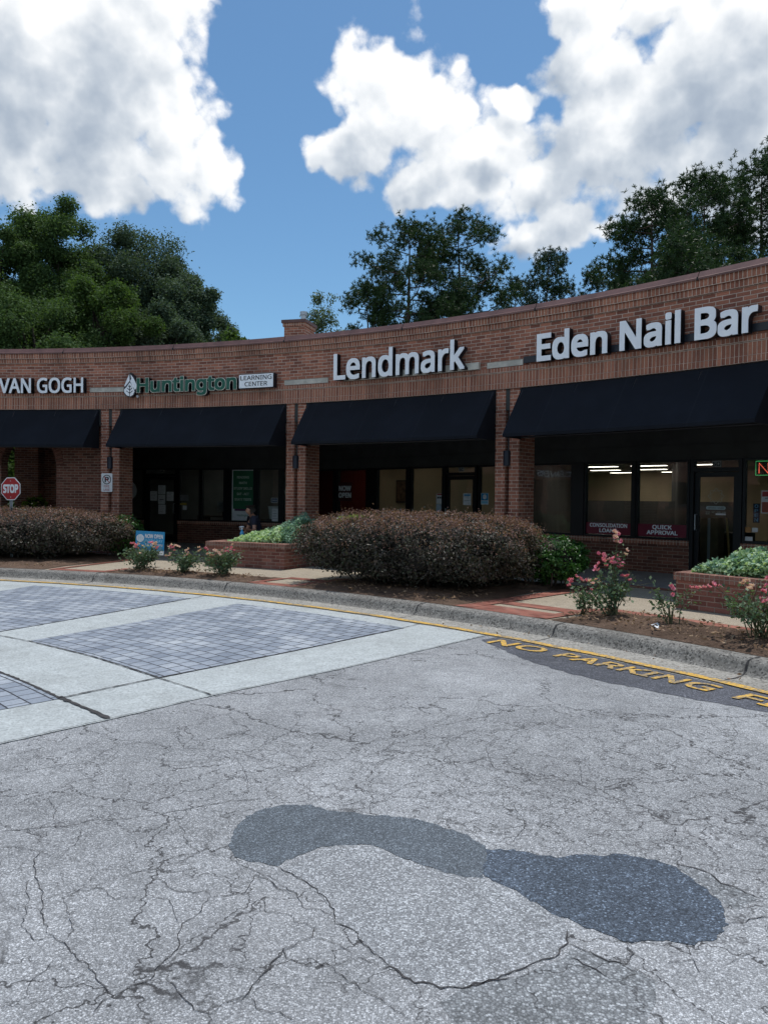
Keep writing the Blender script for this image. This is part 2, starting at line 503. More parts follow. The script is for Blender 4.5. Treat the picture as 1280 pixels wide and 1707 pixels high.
def asphalt(name, base=(.20, .197, .205), dark=.5, light=2.3, scale=105, crack=1.0, patchy=.25, bias=0.0, warm=0.0):
    m, T, b = mat(name)
    pos = T.n('ShaderNodeNewGeometry').outputs['Position']
    vo = T.n('ShaderNodeTexVoronoi', feature='F1'); T.put(vo.inputs['Vector'], pos); vo.inputs['Scale'].default_value = scale
    sep = T.n('ShaderNodeSeparateColor'); T.put(sep.inputs[0], vo.outputs['Color'])
    k = T.ramp(sep.outputs[0], [(0, dark), (.45, .85), (.75, 1.1), (.9 - bias, 1.45), (1, light)])
    pit = T.step(vo.outputs['Distance'], .35, .75, 1.0, .62)
    k = T.mix(1.0, k, pit, 'MULTIPLY')
    fine = T.ramp(T.noise(pos, scale * 2.2, 2, .6), [(.3, .7), (.7, 1.3)])
    k = T.mix(.6, k, fine, 'MULTIPLY')
    big = T.noise(pos, .42, 6, .6)
    med = T.noise(pos, 4.5, 5, .65)
    col = T.mix(1.0, base, k, 'MULTIPLY')
    col = T.mix(1.0, col, T.ramp(big, [(.3, 1 - patchy), (.7, 1 + patchy * .7)]), 'MULTIPLY')
    col = T.mix(1.0, col, T.ramp(med, [(.25, .82), (.75, 1.16)]), 'MULTIPLY')
    spot = T.step(T.noise(pos, 1.9, 3, .5), .70, .80)
    col = T.mix(T.m('MULTIPLY', spot, .35), col, tuple(x * .35 for x in base))
    pale = T.step(T.noise(T.v('ADD', pos, (7, 3, 0)), 1.1, 5, .6), .56, .8)
    col = T.mix(T.m('MULTIPLY', pale, .22), col, (.5, .495, .50))
    h = T.m('ADD', T.m('MULTIPLY', sep.outputs[1], .5), T.m('MULTIPLY', vo.outputs['Distance'], -.8))
    nrm = T.bump(h, .005)
    if crack:
        w1 = T.v('SCALE', T.v('SUBTRACT', T.noise(pos, 2.2, 4, .7, color=True), (.5, .5, .5)), scale=.55)
        w2 = T.v('SCALE', T.v('SUBTRACT', T.noise(pos, 14, 3, .7, color=True), (.5, .5, .5)), scale=.10)
        pw = T.v('MULTIPLY', T.v('ADD', pos, T.v('ADD', w1, w2)), (1, 1, 0))
        d1 = T.vor(pw, .62, 'DISTANCE_TO_EDGE')
        d2 = T.vor(pw, 2.3, 'DISTANCE_TO_EDGE')
        d3 = T.vor(pw, 6.5, 'DISTANCE_TO_EDGE')
        gate1 = T.step(T.noise(pos, .9, 2, .5), .30, .45)
        worn = T.m('SUBTRACT', 1.0, T.m('DIVIDE', T.v('LENGTH', T.v('MULTIPLY', T.v('SUBTRACT', pos, (1.25, 4.3, 0)), (.55, 1, 0))), 1.7))
        gate2 = T.step(T.m('ADD', T.noise(pos, .5, 3, .6), T.m('MAXIMUM', T.m('MULTIPLY', worn, .30), -.08)), .36, .50)
        gate3 = T.step(T.m('ADD', T.noise(pos, .8, 3, .6), T.m('MAXIMUM', T.m('MULTIPLY', worn, .30), -.25)), .48, .64)
        m1 = T.m('MULTIPLY', T.step(d1, .001, .0045, 1, 0), gate1)
        m2 = T.m('MULTIPLY', T.step(d2, .0015, .012, .95, 0), gate2)
        m3 = T.m('MULTIPLY', T.step(d3, .004, .032, .7, 0), gate3)
        cm = T.m('MULTIPLY', T.m('MAXIMUM', m1, T.m('MAXIMUM', m2, m3)), crack, clamp=True)
        col = T.mix(T.m('MULTIPLY', cm, .85), col, (.032, .03, .031))
        nrm = T.bump(T.m('MULTIPLY', cm, -1.0), .004, .6, nrm)
    T.put(b.inputs['Base Color'], col)
    b.inputs['Roughness'].default_value = .85
    b.inputs['Specular IOR Level'].default_value = .35
    T.put(b.inputs['Normal'], nrm)
    return m


M_asphalt = asphalt('weathered_asphalt', (.42, .432, .445), .68, 1.75, 150, patchy=.36)
M_patch_mid = asphalt('patch_asphalt_grey', (.15, .175, .20), .6, 1.9, 150, 0, .12)
M_patch_dark = asphalt('patch_asphalt_dark', (.098, .124, .16), .5, 2.6, 130, 0, .2)
M_patch_coarse = asphalt('patch_asphalt_coarse', (.37, .385, .40), .6, 1.75, 135, 0, .15, .08)
M_patch_worn = asphalt('broken_asphalt', (.285, .30, .312), .6, 1.9, 110, .9, .5)
M_seal = asphalt('sealed_asphalt', (.125, .132, .155), .6, 2.4, 120, .5, .35)


def concrete(name, base, speck=.35, stain=.25, sscale=70, dirt=(.1, .09, .075), strength=.004):
    m, T, b = mat(name)
    pos = T.n('ShaderNodeNewGeometry').outputs['Position']
    vo = T.n('ShaderNodeTexVoronoi', feature='F1'); T.put(vo.inputs['Vector'], pos); vo.inputs['Scale'].default_value = sscale
    sep = T.n('ShaderNodeSeparateColor'); T.put(sep.inputs[0], vo.outputs['Color'])
    k = T.ramp(sep.outputs[0], [(0, 1 - speck), (.3, 1 - speck * .25), (.8, 1.05), (1, 1 + speck * .5)])
    col = T.mix(1.0, base, k, 'MULTIPLY')
    g = T.noise(pos, 1.1, 7, .68)
    col = T.mix(1.0, col, T.ramp(T.noise(pos, 5.5, 5, .65), [(.25, .86), (.75, 1.1)]), 'MULTIPLY')
    col = T.mix(T.m('MULTIPLY', T.step(g, .45, .75), stain), col, dirt)
    pit = T.m('MULTIPLY', T.step(T.noise(pos, 24, 3, .6), .66, .74), .5)
    col = T.mix(pit, col, tuple(x * .45 for x in base))
    T.put(b.inputs['Base Color'], col)
    b.inputs['Roughness'].default_value = .88
    b.inputs['Specular IOR Level'].default_value = .3
    T.put(b.inputs['Normal'], T.bump(T.m('ADD', sep.outputs[1], T.noise(pos, 20, 4, .6)), strength))
    return m


M_conc = concrete('driveway_concrete', (.46, .495, .495), .30, .26, 75)
M_kerb = concrete('kerb_concrete', (.245, .235, .215), .75, .5, 60, (.06, .055, .045))
M_gutter = concrete('gutter_concrete', (.36, .345, .31), .6, .45, 60, (.12, .11, .09))
M_aggr = concrete('tan_aggregate', (.42, .36, .275), .4, .15, 110, (.15, .12, .09))
M_slab = concrete('arcade_slab', (.24, .25, .26), .2, .3, 70)
M_soil = plain('dark_soil', (.035, .026, .02), .95, 0, .3, 20, .01)


def paver_mat():
    m, T, b = mat('blue_pavers')
    uv = T.n('ShaderNodeUVMap').outputs[0]
    pos = T.n('ShaderNodeNewGeometry').outputs['Position']
    w = T.v('SCALE', T.v('SUBTRACT', T.noise(pos, 5, 3, .6, color=True), (.5, .5, .5)), scale=.012)
    nd = T.n('ShaderNodeTexBrick', offset=.5, offset_frequency=2)
    T.put(nd.inputs['Vector'], T.v('ADD', uv, w))
    nd.inputs['Color1'].default_value = (0, 0, 0, 1); nd.inputs['Color2'].default_value = (1, 1, 1, 1)
    for k, q in (('Scale', 1), ('Mortar Size', .0075), ('Mortar Smooth', .3), ('Bias', 0), ('Brick Width', .17), ('Row Height', .17)):
        nd.inputs[k].default_value = q
    r = nd.outputs['Color']
    worn = T.noise(pos, 1.6, 5, .65)
    x = T.m('ADD', T.m('MULTIPLY', r, .5), T.m('MULTIPLY', T.step(worn, .36, .72), .5))
    col = T.ramp(x, [(0, (.165, .195, .24)), (.35, (.25, .285, .335)), (.65, (.33, .365, .41)), (1, (.44, .475, .505))])
    col = T.mix(1.0, col, T.ramp(T.noise(pos, 70, 4, .7), [(.25, .75), (.75, 1.2)]), 'MULTIPLY')
    col = T.mix(nd.outputs['Fac'], col, (.028, .03, .036))
    T.put(b.inputs['Base Color'], col)
    b.inputs['Roughness'].default_value = .8
    T.put(b.inputs['Normal'], T.bump(T.m('ADD', T.m('MULTIPLY', nd.outputs['Fac'], -1), T.m('MULTIPLY', T.noise(pos, 40, 4, .6), .4)), .008))
    return m


M_paver = paver_mat()


def yellow_mat():
    m, T, b = mat('yellow_road_paint')
    pos = T.n('ShaderNodeNewGeometry').outputs['Position']
    f = T.noise(pos, 28, 5, .75)
    g = T.noise(pos, 3, 4, .6)
    wear = T.step(T.m('ADD', f, T.m('MULTIPLY', g, .5)), .69, .83)
    col = T.mix(T.step(g, .3, .7), (.62, .36, .045), (.74, .46, .08))
    col = T.mix(T.m('MULTIPLY', wear, .85), col, (.15, .14, .13))
    T.put(b.inputs['Base Color'], col)
    b.inputs['Roughness'].default_value = .7
    return m


M_yellow = yellow_mat()


def mulch_mat():
    m, T, b = mat('pine_mulch')
    pos = T.n('ShaderNodeNewGeometry').outputs['Position']
    a = T.noise(T.v('MULTIPLY', pos, (1, 2.2, 1)), 55, 5, .75)
    c = T.noise(pos, 3, 4, .6)
    col = T.ramp(a, [(.25, (.06, .04, .03)), (.5, (.165, .11, .08)), (.72, (.34, .245, .18))])
    col = T.mix(1.0, col, T.ramp(c, [(.3, .7), (.7, 1.25)]), 'MULTIPLY')
    T.put(b.inputs['Base Color'], col)
    b.inputs['Roughness'].default_value = .95
    b.inputs['Specular IOR Level'].default_value = .1
    T.put(b.inputs['Normal'], T.bump(a, .03))
    return m


M_mulch = mulch_mat()


def leaf_mat(name, stops, trans=.35, rough=.55, spec=.3):
    m, T, b = mat(name)
    g = T.n('ShaderNodeNewGeometry')
    pos = g.outputs['Position']
    x = T.m('ADD', T.m('MULTIPLY', g.outputs['Random Per Island'], .65), T.m('MULTIPLY', T.noise(pos, .8, 3, .6), .35))
    col = T.ramp(x, stops)
    T.put(b.inputs['Base Color'], col)
    b.inputs['Roughness'].default_value = rough
    b.inputs['Specular IOR Level'].default_value = spec
    tl = T.n('ShaderNodeBsdfTranslucent')
    T.put(tl.inputs[0], T.mix(1.0, col, (1.1, 1.15, .55), 'MULTIPLY'))
    mx = T.n('ShaderNodeMixShader'); mx.inputs[0].default_value = trans
    T.nt.links.new(b.outputs[0], mx.inputs[1]); T.nt.links.new(tl.outputs[0], mx.inputs[2])
    T.nt.links.new(mx.outputs[0], T.nt.nodes['Material Output'].inputs[0])
    return m


def bark_mat(name, c):
    m, T, b = mat(name)
    pos = T.n('ShaderNodeNewGeometry').outputs['Position']
    a = T.noise(T.v('MULTIPLY', pos, (1, 1, .25)), 14, 5, .7)
    T.put(b.inputs['Base Color'], T.ramp(a, [(.3, tuple(x * .5 for x in c)), (.7, tuple(x * 1.4 for x in c))]))
    b.inputs['Roughness'].default_value = .95
    T.put(b.inputs['Normal'], T.bump(a, .03))
    return m


M_bark = bark_mat('bark', (.07, .055, .045))
M_bark_pine = bark_mat('pine_bark', (.085, .06, .05))
M_twig = bark_mat('twig', (.075, .05, .04))


# ------------------------------------------------------------------ lettering
_tc = {}
try:
    FONT = bpy.data.fonts.load(bpy.utils.system_resource('DATAFILES', path='fonts') + '/NotoSansHebrew-Regular.woff2')
except Exception:
    FONT = None


def _curve(s, off, ext):
    cu = bpy.data.curves.new('lettering_source', 'FONT')
    if FONT: cu.font = FONT
    cu.body = s; cu.size = 1.0; cu.offset = off; cu.extrude = ext; cu.resolution_u = 6
    o = bpy.data.objects.new('lettering_source', cu)
    COL.objects.link(o)
    dg = bpy.context.evaluated_depsgraph_get(); dg.update()
    me = bpy.data.meshes.new_from_object(o.evaluated_get(dg))
    n = len(me.vertices)
    co = np.empty(n * 3); me.vertices.foreach_get('co', co)
    f = [tuple(p.vertices) for p in me.polygons]
    bpy.data.objects.remove(o); bpy.data.curves.remove(cu); bpy.data.meshes.remove(me)
    return co.reshape(-1, 3), f


def glyphs(s, off=0.0):
    """[(char, verts with z in -1..1, faces)] laid out along x, cap height about .73"""
    key = (s, off)
    if key in _tc: return _tc[key]
    if off > .003:                      # a heavier weight: copies of the thin glyph shifted round a circle
        out = []
        for ch, v, f in glyphs(s, 0.0):
            V, F = [], []
            for k, (ox, oy) in enumerate(((-1, -1), (-1, 0), (-1, 1), (0, 1), (1, 1), (1, 0), (1, -1), (0, -1), (0, 0))):
                q = v.copy()
                q[:, 0] += ox * off; q[:, 1] += oy * off
                q[:, 2] *= 1 - .006 * k
                F += [tuple(a + len(V) for a in p) for p in f]
                V += list(q)
            out.append((ch, np.array(V), F))
        _tc[key] = out
        return out
    out = []
    for i, ch in enumerate(s):
        if ch == ' ': continue
        one, f = _curve(ch, off, 1.0)
        full, _ = _curve(s[:i + 1], off, 1.0)
        one = one.copy()
        one[:, 0] += full[:, 0].max() - one[:, 0].max()
        out.append((ch, one, f))
    _tc[key] = out
    return out


def letter_set(s, place, width, height, off=.0, ref=None):
    """glyph meshes scaled so that the line is width wide and capitals height tall; place(u, v, d) -> world
    (u along, v up, d out of the wall 0..1). Returns [(char, verts, faces)]"""
    gl = glyphs(s, off)
    base = glyphs(s, 0.0)
    x0 = min(g[1][:, 0].min() for g in base); x1 = max(g[1][:, 0].max() for g in base)
    cap = glyphs('H')[0][1][:, 1].max()
    out = []
    for ch, v, f in gl:
        uc = ((v[:, 0].min() + v[:, 0].max()) / 2 - x0) / (x1 - x0) * width
        pts = [place((p[0] - x0) / (x1 - x0) * width, p[1] / cap * height, (p[2] + 1) / 2, uc) for p in v]
        out.append((ch, pts, f))
    return out


def mesh_of(name, pts, faces, m, parent=None):
    me = bpy.data.meshes.new(name)
    me.from_pydata([tuple(p) for p in pts], [], faces)
    return link_mesh(name, me, m, parent)


def flat_text(name, s, o, ax, up, width, height, m, parent, depth=.002, off=.0):
    """one line of print as one mesh: lower left corner o, direction ax, up"""
    o, ax, up = Vector(o), Vector(ax), Vector(up)
    n = ax.cross(up)
    V, F = [], []
    for ch, pts, f in letter_set(s, lambda u, v, d, uc: o + ax * u + up * v + n * (d * depth), width, height, off):
        i = len(V); V += pts; F += [tuple(a + i for a in q) for q in f]
    return mesh_of(name, V, F, m, parent)

# ================================================================== the ground
def sheet(name, polys, z, m, uvs=None, kind='structure'):
    b = MB()
    from mathutils.geometry import tessellate_polygon
    for p in polys:
        for t in tessellate_polygon([[Vector((q[0], q[1], 0)) for q in p]]):
            a, c, d = (Vector(p[i][:2]) for i in t)
            t = t if (c - a).cross(d - a) > 0 else t[::-1]
            b.poly([(p[i][0], p[i][1], z) for i in t])
    o = b.build(name, m)
    wd = o.modifiers.new('weld', 'WELD'); wd.merge_threshold = .0001
    o['kind'] = kind
    return o


def polar_sheet(name, th0, th1, r0, r1, z, m, n=None, skew=0.0, rref=13.36, z1=None):
    """annular patch; skew shifts theta by skew degrees per metre of r"""
    n = n or max(1, int((th1 - th0) / 1.0))
    nr = 1 if not skew else 4
    b = MB()
    for j in range(nr):
        ra, rb = r0 + (r1 - r0) * j / nr, r0 + (r1 - r0) * (j + 1) / nr
        za = z if z1 is None else z + (z1 - z) * j / nr
        zb = z if z1 is None else z + (z1 - z) * (j + 1) / nr
        for i in range(n):
            a, c = th0 + (th1 - th0) * i / n, th0 + (th1 - th0) * (i + 1) / n
            q = [(a, ra, za), (c, ra, za), (c, rb, zb), (a, rb, zb)]
            k = radians(1) * rref
            b.poly([PO(t + skew * (r - rref), r, zz) for t, r, zz in q], [(t * k, r) for t, r, _ in q])
    o = b.build(name, m); o['kind'] = 'structure'
    return o


def disk_pts(r, n=64): return [(r * cos(2 * pi * i / n), r * sin(2 * pi * i / n)) for i in range(n)]


M_earth = plain('far_ground', (.07, .085, .04), .95, 0, .3, .2)
sheet('ground', [disk_pts(900)], -.06, M_earth)
sheet('parking_lot', [[(-45, -32), (48, -32), (48, 26), (-45, 26)]], 0.0, M_asphalt)

# concrete driveway apron with its blue paver panels
b = MB()
edge = [(17.25, 47.7), (16, 48.3), (14.76, 48.9), (13.4, 49.45), (12.53, 50.14), (11.8, 50.68), (10, 52.3), (8.5, 54)]
o = polar_sheet('driveway', -8, 46.5, 8.5, 17.25, .004, M_conc, 54)
b = MB()
for (ra, ta), (rb, tb) in zip(edge[:-1], edge[1:]):
    b.poly([PO(46.5, rb, .004), PO(tb, rb, .004), PO(ta, ra, .004), PO(46.5, ra, .004)])
o = b.build('driveway_edge', M_conc); o['kind'] = 'structure'
for t0, t1 in ((5.5, 17.3), (20.55, 32.05), (35.35, 45.95)):
    polar_sheet('paver_panel', t0, t1, 13.38, 16.88, .008, M_paver, 16, -.43)
    polar_sheet('paver_panel', t0, t1 + .3, 9.2, 12.45, .008, M_paver, 16, -.35)
M_joint = plain('joint_filler', (.045, .042, .042), .95, 0, .3, 20)


def strip(name, pts, w, z, m, jitter=0.0, sub=1, taper=False):
    """flat ribbon along points, with ragged edges"""
    P = [Vector((p[0], p[1], 0)) for p in pts]
    Q = []
    for a, c in zip(P[:-1], P[1:]):
        k = max(1, int((c - a).length / sub))
        for i in range(k): Q.append(a.lerp(c, i / k))
    Q.append(P[-1])
    L, Rr = [], []
    for i, q in enumerate(Q):
        d = (Q[min(i + 1, len(Q) - 1)] - Q[max(i - 1, 0)]).normalized()
        nn = Vector((-d.y, d.x, 0))
        c = q + nn * random.uniform(-jitter, jitter)
        ww = w * random.uniform(.45, 1.25) / 2 if jitter else w / 2
        if taper and (i == 0 or i == len(Q) - 1): ww *= .15
        L.append(c + nn * ww); Rr.append(c - nn * ww)
    return [[(*L[i][:2], z), (*Rr[i][:2], z), (*Rr[i + 1][:2], z), (*L[i + 1][:2], z)] for i in range(len(Q) - 1)]


def strips(name, items, z, m, **kw):
    b = MB()
    for w, pts in items:
        for q in strip(name, pts, w, z, m, **kw): b.poly(q)
    o = b.build(name, m); o['kind'] = 'structure'
    return o


jl = []
for t0, t1 in ((20.55, 32.05), (35.35, 45.95)):
    f = lambda t, r, k=-.43: PO(t + k * (r - 13.36), r, 0)
    jl.append((.02, [f(t0, 13.37), f((t0 + t1) / 2, 13.37), f(t1, 13.37)]))
    jl.append((.018, [f(t1, 13.37), f(t1, 15), f(t1, 16.89)]))
jl.append((.016, [PO(45.95, 13.36, 0), PO(47.7, 13.39, 0), PO(49.4, 13.42, 0)]))
jl.append((.022, [PO(45.95, 13.36, 0), PO(46.5, 12.46, 0)]))
jl.append((.016, [PO(32.05, 13.36, 0), PO(35.35, 13.36, 0)]))
jl.append((.03, [PO(t, 12.47, 0) for t in (30, 34, 38, 42, 46.3)]))
jl.append((.045, [PO(46.3, 12.47, 0), PO(48, 12.5, 0), PO(50.05, 12.54, 0)]))
jl.append((.016, [PO(44.4, 16.9, 0), PO(44.2, 17.24, 0)]))
jl.append((.016, [PO(30.6, 16.9, 0), PO(30.4, 17.24, 0)]))
jl.append((.012, [PO(t, 17.245, 0) for t in range(-8, 48, 2)]))
jl.append((.009, [PO(t, r, 0) for r, t in edge]))
strips('driveway_joint', jl, .012, M_joint, jitter=.004, sub=.05)

# patches and cracks of the old asphalt
PATCH1=[(-0.696,3.519),(-0.696,3.675),(-0.67,3.833),(-0.596,3.933),(-0.487,3.988),(-0.359,3.983),(-0.261,3.92),(-0.133,3.89),(-0.019,3.866),(0.094,3.855),(0.205,3.813),(0.3,3.737),(0.411,3.649),(0.486,3.528),(0.485,3.483),(0.437,3.233),(0.367,3.241),(0.275,3.278),(0.173,3.356),(0.066,3.439),(0.015,3.493),(-0.047,3.542),(-0.119,3.523),(-0.202,3.528),(-0.282,3.496),(-0.355,3.417),(-0.41,3.373),(-0.447,3.32),(-0.534,3.349),(-0.632,3.399),(-0.673,3.452)]
PATCH2=[(0.482,3.503),(0.605,3.502),(0.703,3.456),(0.792,3.431),(0.905,3.461),(0.987,3.454),(1.077,3.472),(1.174,3.445),(1.252,3.398),(1.3,3.335),(1.325,3.242),(1.355,3.127),(1.375,3.064),(1.341,2.976),(1.314,2.893),(1.237,2.806),(1.133,2.762),(1.089,2.78),(1.024,2.786),(0.914,2.765),(0.859,2.805),(0.802,2.85),(0.751,2.889),(0.691,2.936),(0.656,2.986),(0.592,3.081),(0.512,3.173),(0.439,3.251)]
PATCH3=[(-0.409,3.29),(-0.344,3.406),(-0.201,3.521),(-0.037,3.537),(0.066,3.428),(0.182,3.346),(0.293,3.268),(0.433,3.233),(0.512,3.173),(0.592,3.081),(0.655,2.977),(0.694,2.912),(0.706,2.848),(0.677,2.764),(0.616,2.678),(0.534,2.635),(0.461,2.588),(0.367,2.535),(0.294,2.503),(0.344,2.528),(0.274,2.498),(0.207,2.497),(0.15,2.525),(0.113,2.518),(0.039,2.602),(-0.056,2.746),(-0.092,2.824),(-0.161,2.875),(-0.176,2.97),(-0.226,3.053),(-0.27,3.141),(-0.354,3.233)]
PATCH4=[(0.278,2.494),(0.375,2.533),(0.457,2.562),(0.642,2.685),(0.679,2.735),(0.774,2.688),(0.86,2.622),(0.91,2.533),(0.896,2.438),(0.85,2.36),(0.754,2.265),(0.534,2.213),(0.336,2.258),(0.231,2.317),(0.204,2.425)]
PATCH5=[(1.305,3.345),(1.364,3.341),(1.412,3.285),(1.428,3.205),(1.479,3.168),(1.518,3.089),(1.408,3.012),(1.377,3.046),(1.359,3.137),(1.327,3.249)]
CRACKS=[(0.011,[(-1.792,3.62),(-1.649,3.671),(-1.49,3.694),(-1.417,3.769),(-1.313,3.767),(-1.145,3.822),(-1.023,3.889),(-0.909,3.958),(-0.767,4.033),(-0.622,4.054)]),(0.006,[(-1.424,3.67),(-1.392,3.532),(-1.396,3.437),(-1.46,3.39),(-1.516,3.423),(-1.651,3.465),(-1.714,3.464)]),(0.009,[(-1.516,3.423),(-1.507,3.334),(-1.432,3.201),(-1.345,3.069),(-1.3,2.947),(-1.204,2.789),(-1.156,2.745),(-1.118,2.724),(-1.074,2.668),(-0.989,2.596),(-0.897,2.496),(-0.854,2.438)]),(0.006,[(-1.168,2.364),(-1.12,2.433),(-1.136,2.516),(-1.112,2.567),(-1.111,2.62)]),(0.007,[(-1.457,3.161),(-1.364,2.979),(-1.315,2.817),(-1.231,2.743),(-1.187,2.759)]),(0.008,[(-0.884,2.359),(-0.852,2.432),(-0.802,2.486),(-0.753,2.524),(-0.74,2.614),(-0.706,2.697),(-0.741,2.861),(-0.687,2.927),(-0.679,3.048),(-0.546,3.088),(-0.537,3.145),(-0.515,3.244)]),(0.008,[(-0.749,2.511),(-0.673,2.513),(-0.631,2.442),(-0.57,2.375),(-0.515,2.36),(-0.469,2.416),(-0.417,2.458),(-0.381,2.569),(-0.334,2.69),(-0.281,2.734)]),(0.006,[(-1.247,3.026),(-1.2,3.119),(-1.117,3.102),(-1.042,3.022),(-0.934,3.061),(-0.831,3.027),(-0.771,2.909),(-0.741,2.861)]),(0.007,[(-1.247,3.026),(-1.19,2.932),(-1.121,2.806),(-1.122,2.746)]),(0.006,[(-1.097,3.209),(-0.98,3.273),(-0.877,3.34),(-0.807,3.43),(-0.883,3.522),(-0.943,3.67),(-1.031,3.831)]),(0.008,[(-0.929,3.203),(-0.832,3.1),(-0.743,3.083),(-0.7,3.103),(-0.669,3.049)]),(0.007,[(-1.235,4.53),(-1.021,4.618),(-0.779,4.865),(-0.667,5.134),(-0.533,5.351)]),(0.005,[(-0.879,4.686),(-0.762,4.392),(-0.725,4.215)]),(0.006,[(-0.42,4.519),(-0.488,4.637),(-0.594,4.805),(-0.779,4.865)]),(0.006,[(-1.503,5.002),(-1.681,4.9),(-1.733,4.719)]),(0.006,[(-1.744,4.018),(-1.645,3.9),(-1.602,3.758)]),(0.005,[(-0.457,3.185),(-0.398,3.11),(-0.337,3.075),(-0.296,3.04)]),(0.006,[(-0.807,3.43),(-0.698,3.41),(-0.528,3.264),(-0.462,3.225),(-0.403,3.148),(-0.318,3.075)]),(0.02,[(0.016,2.589),(0.039,2.608),(0.084,2.553),(0.12,2.524),(0.15,2.525),(0.207,2.497),(0.274,2.498),(0.344,2.528),(0.445,2.56)]),(0.014,[(0.294,2.503),(0.367,2.535),(0.461,2.588),(0.534,2.635),(0.616,2.678),(0.677,2.764),(0.706,2.848)]),(0.01,[(-0.445,3.31),(-0.354,3.233),(-0.27,3.141),(-0.217,3.053),(-0.176,2.97),(-0.161,2.875),(-0.092,2.824),(-0.048,2.739),(0.039,2.614)]),(0.008,[(-0.533,3.228),(-0.465,3.211),(-0.416,3.128),(-0.337,3.085),(-0.29,2.975),(-0.228,2.969),(-0.173,2.922)]),(0.007,[(-0.464,3.03),(-0.43,2.948),(-0.346,2.934),(-0.315,2.887),(-0.234,2.843),(-0.246,2.784),(-0.333,2.699),(-0.326,2.646),(-0.237,2.609),(-0.168,2.61),(-0.095,2.526),(-0.034,2.469),(0.009,2.436),(0.052,2.383),(0.093,2.353)]),(0.007,[(-0.333,2.699),(-0.384,2.568),(-0.416,2.45),(-0.471,2.4)]),(0.006,[(-0.414,2.439),(-0.376,2.386),(-0.281,2.356),(-0.25,2.321)]),(0.007,[(-0.168,2.61),(-0.07,2.657),(0.009,2.607)]),(0.007,[(-0.246,2.784),(-0.161,2.743),(-0.086,2.677)]),(0.016,[(1.29,3.388),(1.367,3.347),(1.417,3.296),(1.432,3.215),(1.483,3.178),(1.521,3.094)]),(0.01,[(1.322,2.901),(1.392,2.919),(1.449,2.945),(1.499,2.954)]),(0.012,[(0.686,2.764),(0.745,2.701),(0.798,2.654),(0.867,2.642)]),(0.012,[(0.674,2.679),(0.723,2.619),(0.773,2.568)]),(0.007,[(0.86,2.622),(0.907,2.571),(0.941,2.534)]),(0.008,[(0.896,2.762),(0.895,2.704),(0.865,2.635)]),(0.006,[(1.207,2.642),(1.401,2.758)]),(0.006,[(0.987,2.638),(1.101,2.681),(1.09,2.575)]),(0.007,[(-0.056,4.586),(0.274,4.88),(0.595,5.261),(0.85,5.352)]),(0.006,[(0.679,4.983),(0.664,4.574),(0.816,4.469),(0.885,4.3)]),(0.006,[(1.38,4.837),(1.509,4.72),(1.771,4.769),(1.918,4.471),(2.318,4.83),(2.473,4.919)]),(0.005,[(0.156,4.671),(0.305,4.488),(0.382,4.186),(0.547,3.982),(0.812,3.934)]),(0.005,[(0.555,4.425),(0.811,4.169),(0.996,4.144),(1.182,3.89),(1.44,3.925),(1.546,3.795),(1.756,3.827)]),(0.005,[(0.695,4.044),(0.714,3.771),(0.617,3.574)]),(0.005,[(1.219,4.749),(1.133,4.308),(1.233,4.061),(1.439,4.189),(1.528,4.041)])]


def ragged(pts, amp, step=.025):
    out = []
    n = len(pts)
    for i in range(n):
        a, c = Vector(pts[i]), Vector(pts[(i + 1) % n])
        k = max(1, int((c - a).length / step))
        for j in range(k):
            q = a.lerp(c, j / k)
            out.append((q.x + random.uniform(-amp, amp), q.y + random.uniform(-amp, amp)))
    return out


def smooth_poly(pts):
    out = []
    n = len(pts)
    for i in range(n):
        p0, p1, p2, p3 = (Vector(pts[(i + k) % n]) for k in (-1, 0, 1, 2))
        for t in (0, .33, .66):
            out.append(tuple(.5 * ((2 * p1) + (p2 - p0) * t + (2 * p0 - 5 * p1 + 4 * p2 - p3) * t * t + (3 * p1 - p0 - 3 * p2 + p3) * t ** 3)))
    return out


sheet('asphalt_patch', [ragged(PATCH4, .014, .06)], .001, M_patch_worn)
sheet('asphalt_patch', [ragged(PATCH5, .008)], .001, M_patch_worn)
sheet('asphalt_patch', [ragged(PATCH3, .009)], .0015, M_patch_coarse)
sheet('asphalt_patch', [ragged(PATCH1, .010)], .002, M_patch_mid)
sheet('asphalt_patch', [ragged(PATCH2, .011)], .0026, M_patch_dark)
M_crack = plain('crack_dark', (.045, .043, .044), .95, 0, .3, 20)  # dark tone of the cracks and kerb joints
strips('pavement_crack', [(w * .42, p) for w, p in CRACKS], .0034, M_crack, jitter=.0075, sub=.022, taper=True)

# sealed strip with the yellow kerb line and lettering
sb = [PO(t, 17.262 + 0 * t, 0)[:2] for t in np.arange(48.2, 74, 1.0)]
inner = [(73.5, 17.0), (66, 16.95), (62, 16.9), (59.5, 16.75), (57.6, 16.58), (55.5, 16.46), (53.8, 16.44), (51.5, 16.56), (49.5, 16.82), (48.15, 17.0)]
sheet('asphalt_band', [ragged([*sb, *[PO(t, r, 0)[:2] for t, r in inner]], .018, .07)], .0025, M_seal)
g = MB()
for t in np.arange(-12, 74, 1.0):
    wob = [.012 * sin(t * 1.7 + k) for k in (0, 1.7)]
    g.poly([PO(t, 17.27 + wob[0], .0135), PO(t + 1, 17.27 + wob[1], .0135), PO(t + 1, 17.375 + wob[1], .0135), PO(t, 17.375 + wob[0], .0135)])
o = g.build('yellow_line', M_yellow); o['kind'] = 'structure'
V, F = [], []
